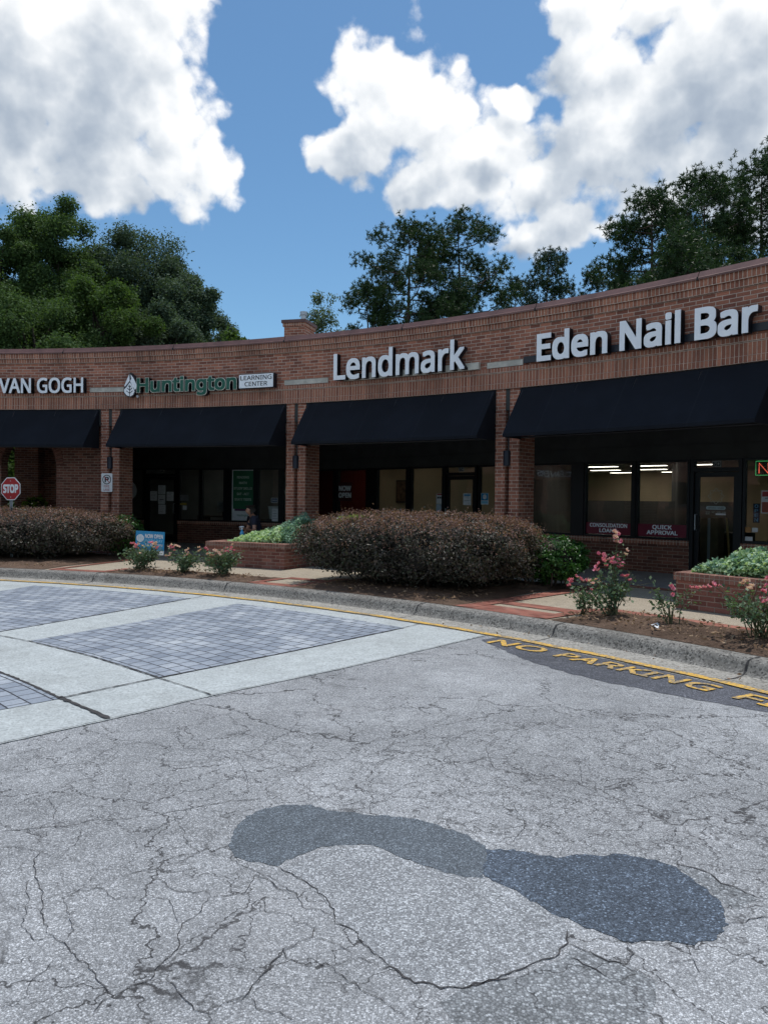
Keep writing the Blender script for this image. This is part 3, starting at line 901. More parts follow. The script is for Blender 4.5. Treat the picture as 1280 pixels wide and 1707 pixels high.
for s, ta, tb in (('NO', 48.75, 51.1), ('PARKING', 51.85, 57.6), ('FIRE', 58.45, 61.4), ('LANE', 62.2, 65.4)):
    for ch, pts, f in letter_set(s, lambda u, v, d, uc: PO(ta + u, 16.90 + v, .008 + .004 * d), tb - ta, .245, .014):
        i = len(V); V += pts; F += [tuple(a + i for a in q) for q in f]
o = mesh_of('fire_lane_lettering', V, F, M_yellow); o['kind'] = 'structure'

# gutter and kerb, swept along the arc
prof = [(17.25, .002), (17.38, .006), (17.60, .004), (17.72, .012), (17.765, .04), (17.79, .10), (17.815, .138), (17.86, .157), (17.92, .162), (17.97, .162)]
for name, pr, m in (('gutter', prof[:4], M_gutter), ('kerb', prof[3:], M_kerb)):
    b = MB()
    for t in np.arange(-14, 76, 1.0):
        for (r0, z0), (r1, z1) in zip(pr[:-1], pr[1:]):
            b.poly([PO(t, r0, z0), PO(t + 1, r0, z0), PO(t + 1, r1, z1), PO(t, r1, z1)])
    o = b.build(name, m); o['kind'] = 'structure'
    me = o.data; me.polygons.foreach_set('use_smooth', np.ones(len(me.polygons), dtype=bool))
    wd = o.modifiers.new('weld', 'WELD'); wd.merge_threshold = .0005
kj = MB()
for t in (20.7, 30.2, 42.5, 49.6, 57.0, 12.5, 64):
    for (r0, z0), (r1, z1) in zip(prof[:-1], prof[1:]):
        w0 = .05 + .03 * sin(r0 * 40 + t); w1 = .05 + .03 * sin(r1 * 40 + t)
        kj.poly([PO(t + .06 * sin(r0 * 25), r0 - .003, z0 + .004), PO(t + .06 * sin(r0 * 25) + w0, r0 - .003, z0 + .004), PO(t + .06 * sin(r1 * 25) + w1, r1 - .003, z1 + .004), PO(t + .06 * sin(r1 * 25), r1 - .003, z1 + .004)])
o = kj.build('kerb_joint', M_crack); o['kind'] = 'structure'

# raised walk: tan aggregate with brick bands, grey arcade slab, mulch beds
def arc_block(name, t0, t1, r0, r1, z0, z1, m, kind='structure'):
    n = max(1, int((t1 - t0)))
    b = MB().box(lambda t, r, z: PO(t, r, z), t0, t1, r0, r1, z0, z1, n, us=radians(1) * r0)
    o = b.build(name, m)
    o['kind'] = kind
    return o


arc_block('walkway', -14, 76, 17.965, 22.3, -.05, W - .004, M_aggr)
arc_block('arcade_floor', -14, 76, 22.3, 45, -.05, W, M_slab)
bands = [(-14, 76, 22.02, 22.30), (17.0, 20.3, 17.98, 18.25), (31.5, 34.2, 17.98, 18.25), (44.6, 48.4, 17.98, 18.45),
         (44.2, 48.4, 18.66, 18.95), (48.4, 76, 19.2, 19.45), (31.2, 33.6, 18.9, 19.15)]
for a, c, r0, r1 in bands: polar_sheet('brick_band', a, c, r0, r1, W + .004, M_pave_brick, rref=20)
for a, c, r0, r1 in [(44.0, 44.85, 18.0, 22.0), (48.1, 48.7, 18.0, 19.2), (33.6, 34.3, 18, 19.5), (31.0, 31.5, 18, 18.9), (20.3, 20.8, 18, 18.8), (16.7, 17.1, 18, 21.5)]:
    o = polar_sheet('brick_band', a, c, r0, r1, W + .008, M_pave_brick, 2, rref=20)


def mulch_bed(t0, t1, r0, r1, hump, seed):
    """a heaped bed with a wavy edge"""
    r = np.random.default_rng(seed)
    nt, nr = max(8, int((t1 - t0) * 4)), 14
    ph = r.uniform(0, 6, 6)
    co = []
    for j in range(nr + 1):
        for i in range(nt + 1):
            u, v = i / nt, j / nr
            t = t0 + (t1 - t0) * u + .25 * (u > .5) * sin(v * 7 + ph[0]) - .25 * (u < .5) * sin(v * 6 + ph[1])
            rr = r0 + (r1 - r0) * v + (.06 * sin(t * 2.1 + ph[2]) + .04 * sin(t * 5.3 + ph[3])) * (v if r1 - r0 < 1.6 else v)
            e = min(u, 1 - u) * (t1 - t0) * .34
            e = min(e, v * (r1 - r0), (1 - v) * (r1 - r0))
            z = W + .012 + hump * min(1, e / .5) + (r.uniform(-.016, .016) if 0 < e else 0)
            if e <= 0: z = W - .003 + .009
            co.append(PO(t, rr, z))
    b = MB()
    k = nt + 1
    for j in range(nr):
        for i in range(nt):
            q = (j * k + i, j * k + i + 1, (j + 1) * k + i + 1, (j + 1) * k + i)
            b.poly([co[x] for x in q])
    o = b.build('mulch_bed', M_mulch); o['kind'] = 'structure'
    wd = o.modifiers.new('weld', 'WELD'); wd.merge_threshold = .0005
    return o


mulch_bed(-10, 16.4, 17.97, 21.6, .05, 1)
mulch_bed(21.2, 30.9, 17.97, 18.85, .05, 2)
mulch_bed(34.4, 43.9, 17.97, 21.4, .06, 3)
mulch_bed(48.9, 74, 17.97, 19.22, .06, 4)


def litter_bits(name, spots, n, size, m, seed, label=None, flat=.4):
    r = np.random.default_rng(seed)
    V = []
    for i in range(n):
        t0, t1, r0, r1, z = spots[r.integers(len(spots))]
        p = np.array(PO(r.uniform(t0, t1), r.uniform(r0, r1), z + r.uniform(.0, .02)))
        a = r.normal(size=3) * (1, 1, flat); a /= np.linalg.norm(a)
        c = np.cross(a, r.normal(size=3) * (flat, flat, 1)); c /= np.linalg.norm(c)
        s = size * r.uniform(.5, 1.4)
        V += [p - a * s, p - c * s * .4, p + a * s, p + c * s * .4]
    o = np_quads(name, np.array(V), m); o['kind'] = 'stuff'
    return o


M_dead = leaf_mat('dead_leaf', [(0, (.10, .055, .03)), (.5, (.24, .15, .09)), (1, (.42, .32, .22))], .1, .9)
beds = [(-8, 16, 18.05, 18.9, W + .05), (21.5, 30.6, 18.0, 18.8, W + .05), (34.5, 43.5, 18.0, 19.2, W + .06), (49, 62, 18.0, 19.15, W + .06), (49, 62, 18.0, 19.15, W + .06)]
litter_bits('fallen_leaves', beds, 2600, .026, M_dead, 5)
litter_bits('fallen_leaves', [(-5, 60, 17.45, 17.74, .012), (44, 60, 17.4, 17.74, .012)], 60, .02, M_dead, 6)

# ================================================================== the shopping arcade
PIER_T = [-0.8, 12.4, 25.43, 38.65, 51.85, 65.0]
bld = empty('shop_building', PO(30, 24, 0), 'long curved red brick shopping arcade with dark storefronts behind brick piers', 'building')
T0, T1 = -14, 70


def arc(name, r0, r1, z0, z1, m, parent, t0=T0, t1=T1, step=.5, vshift=0.0, skip=''):
    b = MB()
    n = max(1, int(round((t1 - t0) / step)))
    b.box(lambda t, r, z: PO(t, r, z), t0, t1, r0, r1, z0, z1, n, us=radians(1) * R, skip=skip)
    if vshift: b.uv = [[(u, v - vshift) for u, v in f] for f in b.uv]
    return b.build(name, m, parent)


par = arc('parapet', R, R + .30, 4.244, 4.855, M_brick, bld, vshift=4.244)
arc('rowlock_course', R - .035, R + .30, 4.858, 4.963, M_rowlock, par, vshift=4.86)
arc('rowlock_course', R - .07, R + .30, 4.966, 5.112, M_rowlock, par, vshift=4.97)
arc('sign_band', R + .012, R + .30, 4.115, 4.241, M_brick, par, vshift=4.108)
arc('rowlock_course', R - .02, R + .30, 4.025, 4.112, M_rowlock, par, vshift=4.03)
arc('soldier_course', R, R + .30, 3.815, 4.022, M_soldier, par, vshift=3.815)
arc('rowlock_course', R - .006, R + .30, 3.71, 3.812, M_rowlock, par, vshift=3.71)
cop = MB()
pr = [(R - .10, 5.085), (R - .10, 5.118), (R - .085, 5.128), (R - .03, 5.225), (R + .34, 5.24), (R + .34, 5.10)]
segs = [T0]
while segs[-1] < T1: segs.append(segs[-1] + 7.75)
for a, c in zip(segs[:-1], segs[1:]):
    k = 12
    for i in range(k):
        ta, tb = a + (c - a) * i / k, a + (c - a) * (i + 1) / k
        if i == k - 1: tb -= .03
        for (r0, z0), (r1, z1) in zip(pr[:-1], pr[1:]): cop.poly([PO(ta, r0, z0), PO(tb, r0, z0), PO(tb, r1, z1), PO(ta, r1, z1)])
cop.build('coping', M_coping, par)
js = MB()
for a in segs[1:-1]: MB().box(lambda t, r, z: PO(t, r, z), a - .05, a + .02, R - .102, R - .03, 5.08, 5.13, 1).build('coping_seam', M_dark, par)
# pale boards in the band between the signs
for t0, t1 in ((11.0, 13.7), (24.65, 27.6), (37.5, 39.5)):
    b = MB().box(lambda t, r, z: PO(t, r, z), t0, t1, R - .008, R + .011, 4.128, 4.235, 6)
    b.build('sign_band_board', M_whitepaint, par)

# brick piers with the recessed slot that carries the lamp
for t in PIER_T:
    b = MB()
    P = lambda s, r, z: PO(t + s, r, z)
    k = radians(1) * R
    b.box(P, -.66, -.12, R + .03, R + .2, W, 3.71, 1, us=k, skip='td')
    b.box(P, .12, .66, R + .03, R + .2, W, 3.71, 1, us=k, skip='td')
    b.box(P, -.66, .66, R + .2, R + .63, W, 3.71, 2, us=k, skip='td')
    b.build('pier', M_brick, bld)

# ceiling of the arcade, back of the parapet, roof
arc('arcade_ceiling', R + .31, 27.4, 3.30, 3.40, M_ceiling, bld, step=1)
arc('roof', R + .30, 46, 4.55, 4.70, M_roof, bld, step=2)
arc('ceiling_beam', R + .04, R + .30, 3.30, 3.705, M_panel, bld, step=1)

# infill wall with an arched opening left of the second pier
AW0, AW1, AR0, AR1 = -0.1, 11.8, 22.5, 22.8
ac, ahw, aspr = 6.3, 1.9, 2.33                     # arch centre theta, half width in degrees, springing height
k = radians(1) * 22.5
hw = ahw * k
arch = MB()
P = lambda t, r, z: PO(t, r, z)
arch.box(P, AW0, ac - ahw, AR0, AR1, W, 3.3, 5, us=k, skip='td')
arch.box(P, ac + ahw, AW1, AR0, AR1, W, 3.3, 5, us=k, skip='td')
NA = 24
for i in range(NA):
    f0, f1 = -cos(pi * i / NA), -cos(pi * (i + 1) / NA)
    h0, h1 = aspr + hw * sin(pi * i / NA), aspr + hw * sin(pi * (i + 1) / NA)
    a0, a1 = ac + ahw * f0, ac + ahw * f1
    t0z = max(3.3, max(h0, h1) + .02)
    arch.poly([PO(a0, AR0, h0), PO(a1, AR0, h1), PO(a1, AR0, t0z), PO(a0, AR0, t0z)], [(a0 * k, h0), (a1 * k, h1), (a1 * k, t0z), (a0 * k, t0z)])
    arch.poly([PO(a0, AR0, h0), PO(a0, AR1, h0), PO(a1, AR1, h1), PO(a1, AR0, h1)], [(0, i * .1), (.3, i * .1), (.3, i * .1 + .1), (0, i * .1 + .1)])
    arch.poly([PO(a0, AR1, h0), PO(a0, AR1, t0z), PO(a1, AR1, t0z), PO(a1, AR1, h1)], [(a0 * k, h0), (a0 * k, t0z), (a1 * k, t0z), (a1 * k, h1)])
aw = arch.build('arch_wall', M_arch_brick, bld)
ring = MB()
NB = 30
for i in range(NB):
    g0, g1 = pi * (i + .06) / NB, pi * (i + .94) / NB
    q = lambda g, rr, rad: PO(ac - degrees(cos(g) * rr / 22.5), rad, aspr + sin(g) * rr)
    for ra, rb in ((hw + .003, hw + .20),):
        o_ = [q(g0, ra, AR0 - .02), q(g0, rb, AR0 - .02), q(g1, rb, AR0 - .02), q(g1, ra, AR0 - .02)]
        i_ = [q(g0, ra, AR0 + .05), q(g0, rb, AR0 + .05), q(g1, rb, AR0 + .05), q(g1, ra, AR0 + .05)]
        ring.poly(o_[::-1], [(i * .213 + .03, .02), (i * .213 + .03, .05), (i * .213 + .18, .05), (i * .213 + .18, .02)])
        for a, c in ((0, 1), (1, 2), (2, 3), (3, 0)): ring.poly([o_[a], o_[c], i_[c], i_[a]], [(.03, .02), (.1, .02), (.1, .05), (.03, .05)])
ring.build('arch_ring', M_arch_brick, aw)
# brick piers of the breezeway seen through the arch
for t0, t1, r0, r1 in ((1.25, 2.85, 25.6, 26.6), (2.86, 5.6, 26.0, 27.2)):
    b = MB().box(P, t0, t1, r0, r1, W, 3.3, 3, us=radians(1) * 25.6, skip='td')
    b.build('passage_pier', M_brick, bld)

# storefront walls: straight runs with small jogs behind the piers
def PV(t, r): return Vector(PO(t, r, 0)[:2])
SEGV = [(11.7, 26.75, 24.9, 26.7), (24.9, 26.7, 38.1, 25.1), (38.1, 25.1, 51.9, 25.1)]
FR = []
for t0, r0, t1, r1 in SEGV:
    a, c = PV(t0, r0), PV(t1, r1)
    u = (c - a).normalized(); n = Vector((u.y, -u.x))
    if n.dot(Vector((AX, AY)) - a) < 0: n = -n
    FR.append((a, u, n))


def SW(g):
    """(s along the wall, depth behind its face, z) -> world"""
    a, u, n = FR[g]
    return lambda s, d, z: (a.x + u.x * s - n.x * d, a.y + u.y * s - n.y * d, z)


def wbox(g, s0, s1, d0, d1, z0, z1, mb=None, skip=''):
    return (mb or MB()).box(SW(g), s0, s1, d0, d1, z0, z1, 1, skip=skip)


SILL, HEAD = .80, 2.43


def window(g, s0, s1, z0=SILL + .03, z1=HEAD, fw=.045):
    f = MB()
    for a, c, e, h in ((s0, s0 + fw, z0, z1), (s1 - fw, s1, z0, z1), (s0 + fw, s1 - fw, z0, z0 + fw), (s0 + fw, s1 - fw, z1 - fw, z1)):
        wbox(g, a, c, .02, .12, e, h, f)
    f = f.build('window', M_dark, bld)
    p = wbox(g, s0 + fw, s1 - fw, .065, .075, z0 + fw, z1 - fw).build('pane', M_glass, f)
    return f


def low_wall(g, s0, s1):
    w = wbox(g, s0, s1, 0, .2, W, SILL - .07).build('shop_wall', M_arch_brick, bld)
    b = wbox(g, s0, s1, -.025, .2, SILL - .068, SILL + .028)
    b.uv = [[(u, v - .2) for u, v in f] for f in b.uv]
    b.build('window_sill', M_rowlock, w)


def column(g, s0, s1): wbox(g, s0, s1, .0, .14, SILL + .03, HEAD).build('mullion', M_dark, bld)


def door(g, s0, s1, hinge='l', num=None):
    zt = 2.18
    fr = MB()
    wbox(g, s0, s0 + .07, .0, .14, W, HEAD, fr); wbox(g, s1 - .07, s1, .0, .14, W, HEAD, fr)
    wbox(g, s0 + .07, s1 - .07, .0, .14, HEAD - .04, HEAD, fr); wbox(g, s0 + .07, s1 - .07, .0, .14, zt, zt + .08, fr)
    d = fr.build('door', M_dark, bld)
    wbox(g, s0 + .07, s1 - .07, .065, .075, zt + .08, HEAD - .04).build('transom_pane', M_glass, d)
    lf = MB()
    a, c = s0 + .075, s1 - .075
    wbox(g, a, a + .09, .05, .10, W + .012, zt - .008, lf); wbox(g, c - .09, c, .05, .10, W + .012, zt - .008, lf)
    wbox(g, a + .09, c - .09, .05, .10, W + .012, W + .20, lf); wbox(g, a + .09, c - .09, .05, .10, zt - .10, zt - .008, lf)
    lf.build('door_leaf', M_dark, d)
    wbox(g, a + .09, c - .09, .07, .08, W + .20, zt - .10).build('door_pane', M_glass, d)
    hs = a + .045 if hinge == 'r' else c - .045
    P = SW(g)
    hb = MB().tube([P(hs, .05, 1.05), P(hs, -.03, 1.05), P(hs, -.03, 1.35), P(hs, .05, 1.35)], .012)
    hb.build('handle', M_steel, d)
    return d


def room(g, pts, walls, zc=2.95):
    """floor outline pts [(s, depth)] starting along the glass; walls: one material per following edge"""
    P = SW(g)
    n = len(pts)
    for i in range(1, n):
        (s0, d0), (s1, d1) = pts[i], pts[(i + 1) % n]
        MB().poly([P(s0, d0, W), P(s1, d1, W), P(s1, d1, zc), P(s0, d0, zc)]).build('room_wall', walls[(i - 1) % len(walls)], bld)
    MB().poly([P(q[0], q[1], W + .006) for q in pts]).build('room_floor', M_carpet, bld)
    MB().poly([P(q[0], q[1], zc) for q in pts]).build('room_ceiling', M_whitepaint, bld)


def upper(g, s0, s1):
    b = MB()
    zz = [HEAD, HEAD + .29, HEAD + .58, 3.30]
    for i in range(3): wbox(g, s0, s1, -.01 + .008 * (i % 2), .15, zz[i] + .004, zz[i + 1] - .006, b)
    wbox(g, s0, s1, .01, .16, HEAD, 3.3, b)
    b.build('fascia_siding', M_panel, bld)


# left shop
low_wall(0, -2.6, -1.42); low_wall(0, -.2, 3.6)
for s0, s1 in ((-2.55, -1.44), (-.19, .575), (.60, 1.42), (1.60, 2.42), (2.50, 3.24), (3.32, 3.55)): window(0, s0, s1)
for s0, s1 in ((.577, .598), (1.42, 1.60), (2.42, 2.50), (3.24, 3.32)): column(0, s0, s1)
door(0, -1.41, -.21, 'l')
upper(0, -2.6, 3.6)
room(0, [(-2.6, .15), (3.6, .15), (1.9, 4.0), (-5.0, 4.0)], [M_plaster_dark, M_plaster_grey, M_plaster_dark])
# middle shop
low_wall(1, -2.9, 2.62); low_wall(1, 3.72, 5.2)
for s0, s1 in ((-2.85, -1.74), (-1.60, -.29), (.08, 1.30), (1.42, 2.60), (3.75, 5.15)): window(1, s0, s1)
for s0, s1 in ((-1.74, -1.60), (-.29, .08), (1.30, 1.42)): column(1, s0, s1)
door(1, 2.62, 3.72, 'r')
upper(1, -2.9, 5.2)
room(1, [(-2.9, .15), (5.2, .15), (2.2, 3.5), (-7.2, 3.5)], [M_plaster_warm, M_plaster_warm, M_plaster_red])
wbox(1, -7.0, -3.5, 3.35, 3.45, W + .013, 2.9).build('room_partition', M_plaster_red, bld)
# right shop
low_wall(2, -1.0, 2.88); low_wall(2, 3.86, 6.2)
for s0, s1 in ((-.95, .26), (.54, 1.68), (1.74, 2.86), (3.87, 6.1)): window(2, s0, s1)
for s0, s1 in ((.26, .54), (1.68, 1.74)): column(2, s0, s1)
door(2, 2.88, 3.86, 'r')
upper(2, -1.0, 6.2)
room(2, [(-1.0, .15), (6.2, .15), (6.2, 15.5), (-9.2, 15.5)], [M_plaster_dark, M_plaster_warm, M_plaster_dark], 2.80)
wbox(2, -4.0, 1.2, 7.0, 7.1, W + .013, 1.60).build('room_partition', M_plaster_dark, bld)
MB().box(lambda s, d, z: SW(2)(s - .5 * d, d, z), 2.9, 3.0, .3, 9.5, W + .013, 2.79).build('room_partition', M_plaster_dark, bld)
wbox(2, 3.1, 6.0, 4.0, 4.1, W + .013, 1.6).build('room_partition', M_plaster_dark, bld)
# walls that close the jogs
for pa, pb in ((SW(0)(3.6, .1, 0), SW(1)(-2.9, .1, 0)), (SW(1)(5.2, .1, 0), SW(2)(-1.0, .1, 0)), (PO(11.9, 22.6, 0), SW(0)(-2.6, .1, 0)), (SW(2)(6.2, .1, 0), PO(68, 25.1, 0))):
    a, c = Vector(pa), Vector(pb); u = (c - a).normalized(); n = Vector((-u.y, u.x, 0))
    L = (c - a).length
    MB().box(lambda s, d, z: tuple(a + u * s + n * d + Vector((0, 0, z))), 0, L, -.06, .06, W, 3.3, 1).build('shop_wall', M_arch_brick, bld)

# chimney on the roof
cc = Vector((-2.32, 20.55, 0)); cu = Vector((.965, -.26, 0)); cv = Vector((.26, .965, 0))
CP = lambda s, d, z: tuple(cc + cu * s + cv * d + Vector((0, 0, z)))
ch = MB().box(CP, -.28, .28, -.3, .45, 4.6, 6.05, 1).build('chimney', M_brick, bld)
b = MB().box(CP, -.31, .31, -.33, .48, 6.05, 6.14, 1); b.uv = [[(u, v - .1) for u, v in f] for f in b.uv]
b.build('rowlock_course', M_rowlock, ch)
MB().box(CP, -.34, .34, -.36, .51, 6.14, 6.22, 1).build('chimney_cap', M_coping, ch)
MB().tube([CP(.12, .05, 6.22), CP(.12, .05, 6.45)], .07, 12).tube([CP(.12, .05, 6.41), CP(.12, .05, 6.50)], .095, 12).build('flue', M_steel, ch)

# ------------------------------------------------------------------ awnings (cloth on a frame, one per bay)
AW = [(-13.2, -1.6, 'dark navy awning over the bay beyond the arched brick wall, far end of the arcade'),
      (-0.05, 11.62, 'dark navy awning over the arched brick wall, the one furthest from the nail salon'),
      (13.22, 24.72, 'dark navy awning below the green lettered sign, over the learning center'),
      (26.22, 37.95, 'dark navy awning below the white sign with a grey raceway, over the middle shop'),
      (39.42, 51.1, 'large dark navy awning below the three word nail salon sign, nearest the camera'),
      (52.6, 64.2, 'dark navy awning past the nail salon bay')]
for t0, t1, lab in AW:
    if t0 < -10: continue
    tm = (t0 + t1) / 2
    aw_e = empty('awning', PO(tm, R - .2, 2.77), lab, 'awning', 'dark awnings between the brick piers')
    n = 10
    b = MB()
    e = [t0 + (t1 - t0) * i / n for i in range(n + 1)]
    top, bot = (R + .02, 3.69), (21.55, 2.79)
    val = (21.55, 2.735)
    k = radians(1) * R
    for a, c in zip(e[:-1], e[1:]):
        b.poly([PO(a, *bot), PO(c, *bot), PO(c, *top), PO(a, *top)], [(a * k, 0), (c * k, 0), (c * k, 1.15), (a * k, 1.15)])
        b.poly([PO(a, *val), PO(c, *val), PO(c, *bot), PO(a, *bot)], [(a * k, -.05), (c * k, -.05), (c * k, 0), (a * k, 0)])
    for a in (t0, t1):
        b.poly([PO(a, *bot), PO(a, *top), PO(a, R + .02, 2.735), PO(a, *val)], [(0, 0), (.6, .9), (.6, 0), (0, -.05)])
    o = b.build('awning_cloth', M_awning, aw_e)
    wd = o.modifiers.new('weld', 'WELD'); wd.merge_threshold = .001
    so = o.modifiers.new('thickness', 'SOLIDIFY'); so.thickness = .006; so.offset = 0
    f = MB()
    for a, c in zip(e[:-1], e[1:]): f.tube([PO(a, 21.585, 2.77), PO(c, 21.585, 2.77)], .016, 6)
    for a in np.linspace(t0 + .1, t1 - .1, 5): f.tube([PO(a, 21.59, 2.77), PO(a, R + .0, 3.66)], .014, 6)
    for a, c in zip(e[:-1], e[1:]): f.tube([PO(a, R - .0, 2.77), PO(c, R - .0, 2.77)], .016, 6)
    f.build('awning_frame', M_black, aw_e)
    sr = MB()
    for a, c in zip(e[:-1], e[1:]): sr.tube([PO(a, R + .33, 3.05), PO(c, R + .33, 3.05)], .03, 6)
    sr.build('red_rail', plain('red_oxide', (.13, .014, .012), .6), aw_e)

# ------------------------------------------------------------------ lamps in the pier slots
lamp_lab = {12.4: 'dark wall lamp on the pier above the no parking sign', 25.43: 'dark wall lamp on the brick pier behind the left planter',
            38.65: 'dark wall lamp on the brick pier right of the big purple hedge', 51.85: 'dark wall lamp on the pier by the right planter'}
for t in (12.4, 25.43, 38.65):
    r = R + .02
    e = empty('wall_lamp', PO(t, r, 2.25), lamp_lab[t], 'lamp', 'wall lamps in the pier slots')
    k = 180 / pi / R
    b = MB()
    pts = []
    for i in range(13):
        g = pi * i / 12
        pts.append((-cos(g) * .075 * k, r + .02 - sin(g) * .085))
    for (ta, ra), (tb, rb) in zip(pts[:-1], pts[1:]):
        b.poly([PO(t + ta, ra, 2.24), PO(t + tb, rb, 2.24), PO(t + tb, rb, 2.53), PO(t + ta, ra, 2.53)])
    b.poly([PO(t + q[0], q[1], 2.53) for q in pts]); b.poly([PO(t + q[0], q[1], 2.24) for q in pts][::-1])
    b.build('lamp_housing', M_navy, e)
    MB().box(lambda s, d, z: PO(t + s * k, R + .06 + d, z), -.05, .05, -.02, .12, 2.28, 2.49).build('wall_bracket', M_black, e)
    MB().tube([PO(t, R + .09, 2.5), PO(t, R + .09, 3.7)], .02, 6).build('conduit', M_black, e)


# ------------------------------------------------------------------ the far wing of the crescent, seen only mirrored in the shop glass
fw = empty('far_wing', PO(-60, 24, 0), 'far wing of the brick crescent, mirrored in the shop windows', 'building')
def farc(name, r0, r1, z0, z1, m, step=2): return arc(name, r0, r1, z0, z1, m, fw, -108, -14.05, step)
farc('parapet', R, R + .3, 3.0, 5.1, M_brick)
farc('coping', R - .1, R + .4, 5.103, 5.24, M_coping)
farc('shop_wall', 25.2, 25.4, W, .8, M_arch_brick)
farc('shop_window', 25.25, 25.35, .803, 2.6, M_dark)
farc('fascia_siding', 25.2, 25.4, 2.603, 3.4, M_panel)
farc('arcade_ceiling', R + .31, 25.19, 3.3, 3.4, M_ceiling)
farc('roof', R + .31, 40, 4.5, 4.6, M_roof)
for t in np.arange(-106, -15, 13.2):
    b = MB().box(lambda s, r, z: PO(t + s, r, z), -.7, .7, R + .03, R + .63, W, 3.0, 2, us=radians(1) * R, skip='td')
    b.build('pier', M_brick, fw)

# ================================================================== signs on the parapet
KR = radians(1) * R


def fac_place(t0, z0, r_back, depth):
    def f(u, v, d, uc):
        t = t0 + uc / KR
        p = Vector(PO(t, r_back - depth * d, z0 + v)) + TG(t) * (u - uc)
        return p
    return f


def channel_sign(e, s, t0, t1, z0, cap, off, depth=.13, gap=.03, ret_off=None, face=M_white, ret=M_return, trim=None):
    w = (t1 - t0) * KR
    back = letter_set(s, fac_place(t0, z0, R - gap, depth), w, cap, off if ret_off is None else ret_off)
    front = letter_set(s, fac_place(t0, z0, R - gap - depth - .002, .012), w, cap, off)
    tr = letter_set(s, fac_place(t0, z0, R - gap - depth - .001, .006), w, cap, trim) if trim is not None else None
    for i, (ch, pts, f) in enumerate(back):
        l = mesh_of('letter', pts, f, ret, e)
        if tr:
            mesh_of('letter_trim', tr[i][1], tr[i][2], M_cream, l)
        mesh_of('letter_face', front[i][1], front[i][2], face, l)


e = empty('letter_sign', PO(7.9, R - .1, 4.1), 'white two word capital letter sign at the far end above the arched brick wall', 'sign', 'lettered signs along the parapet')
channel_sign(e, 'VAN GOGH', 5.0, 10.78, 4.11, .35, .016, .14)
e = empty('letter_sign', PO(18, R - .1, 4.1), 'green letter sign with pale outlines, a leaf emblem and a small white box of print', 'sign', 'lettered signs along the parapet')
channel_sign(e, 'Huntington', 14.62, 21.55, 4.09, .315, .026, .13, ret_off=.044, face=M_green, trim=.042)


def fac_poly(name, pts, m, parent, t0, z0, r0, r1):
    """outline (u, v in metres from t0, z0) given a thickness between r0 (back) and r1 (front)"""
    tt = t0
    fr = [Vector(PO(t0, r1, z0)) + TG(t0) * u + Vector((0, 0, v)) for u, v in pts]
    bk = [Vector(PO(t0, r0, z0)) + TG(t0) * u + Vector((0, 0, v)) for u, v in pts]
    b = MB(); b.poly(fr); b.poly(bk[::-1])
    n = len(pts)
    for i in range(n): b.poly([fr[i], bk[i], bk[(i + 1) % n], fr[(i + 1) % n]])
    return b.build(name, m, parent)


tear = [(0, -.30), (-.10, -.27), (-.175, -.19), (-.185, -.10), (-.13, .06), (-.055, .21), (0, .30), (.06, .24), (.14, .12), (.195, 0), (.185, -.10), (.13, -.2), (.06, -.28)]
emb = fac_poly('emblem', tear, M_return, e, 14.08, 4.265, R - .03, R - .15)
sc = lambda pts, k: [(u * k, v * k) for u, v in pts]
fac_poly('emblem_face', [(-.025, .26), (-.09, .13), (-.165, -.03), (-.13, -.03), (-.015, .1)], M_white, emb, 14.08, 4.265, R - .14, R - .156)
fac_poly('emblem_face', [(.01, .25), (.08, .18), (.175, 0), (.165, -.09), (.13, -.12), (.05, 0), (-.005, .09), (.03, .15)], M_white, emb, 14.08, 4.265, R - .14, R - .156)
fac_poly('emblem_face', [(-.01, .06), (-.1, -.05), (-.165, -.11), (-.155, -.18), (-.09, -.25), (0, -.28), (.08, -.24), (.12, -.16), (.07, -.03)], M_white, emb, 14.08, 4.265, R - .14, R - .156)
vn = MB()
for (u0, v0), (u1, v1) in (((-.01, -.28), (-.01, .0)), ((-.01, -.20), (-.10, -.14)), ((-.01, -.20), (.075, -.14)), ((-.01, -.13), (-.08, -.07)), ((-.01, -.13), (.06, -.07)), ((-.01, -.06), (-.045, -.02)), ((-.01, -.06), (.03, -.02))):
    q = lambda u, v: Vector(PO(14.08, R - .158, 4.265 + v)) + TG(14.08) * u
    vn.tube([q(u0, v0), q(u1, v1)], .008, 5)
vn.build('emblem_vein', M_return, emb)
MB().tube([PO(14.5, R - .06, 4.03), PO(14.62, R - .14, 3.99)], .012, 6).tube([PO(14.62, R - .13, 3.99), PO(14.62, R - .17, 3.98)], .035, 10).build('photocell', M_steel, e)
P = lambda s, r, z: PO(s, r, z)
bx = MB().box(P, 21.78, 24.17, R - .17, R - .03, 4.075, 4.40, 3).build('light_box', M_return, e)
MB().box(P, 21.80, 24.15, R - .176, R - .171, 4.085, 4.39, 3).build('box_face', M_white, bx)
for s, t0, t1, z in (('LEARNING', 21.9, 24.05, 4.265), ('CENTER', 22.2, 23.75, 4.125)):
    V, F = [], []
    for ch, pts, f in letter_set(s, fac_place(t0, z, R - .175, .005), (t1 - t0) * KR, .095, .008):
        i = len(V); V += pts; F += [tuple(a + i for a in q) for q in f]
    mesh_of('lettering', V, F, M_ink, bx)

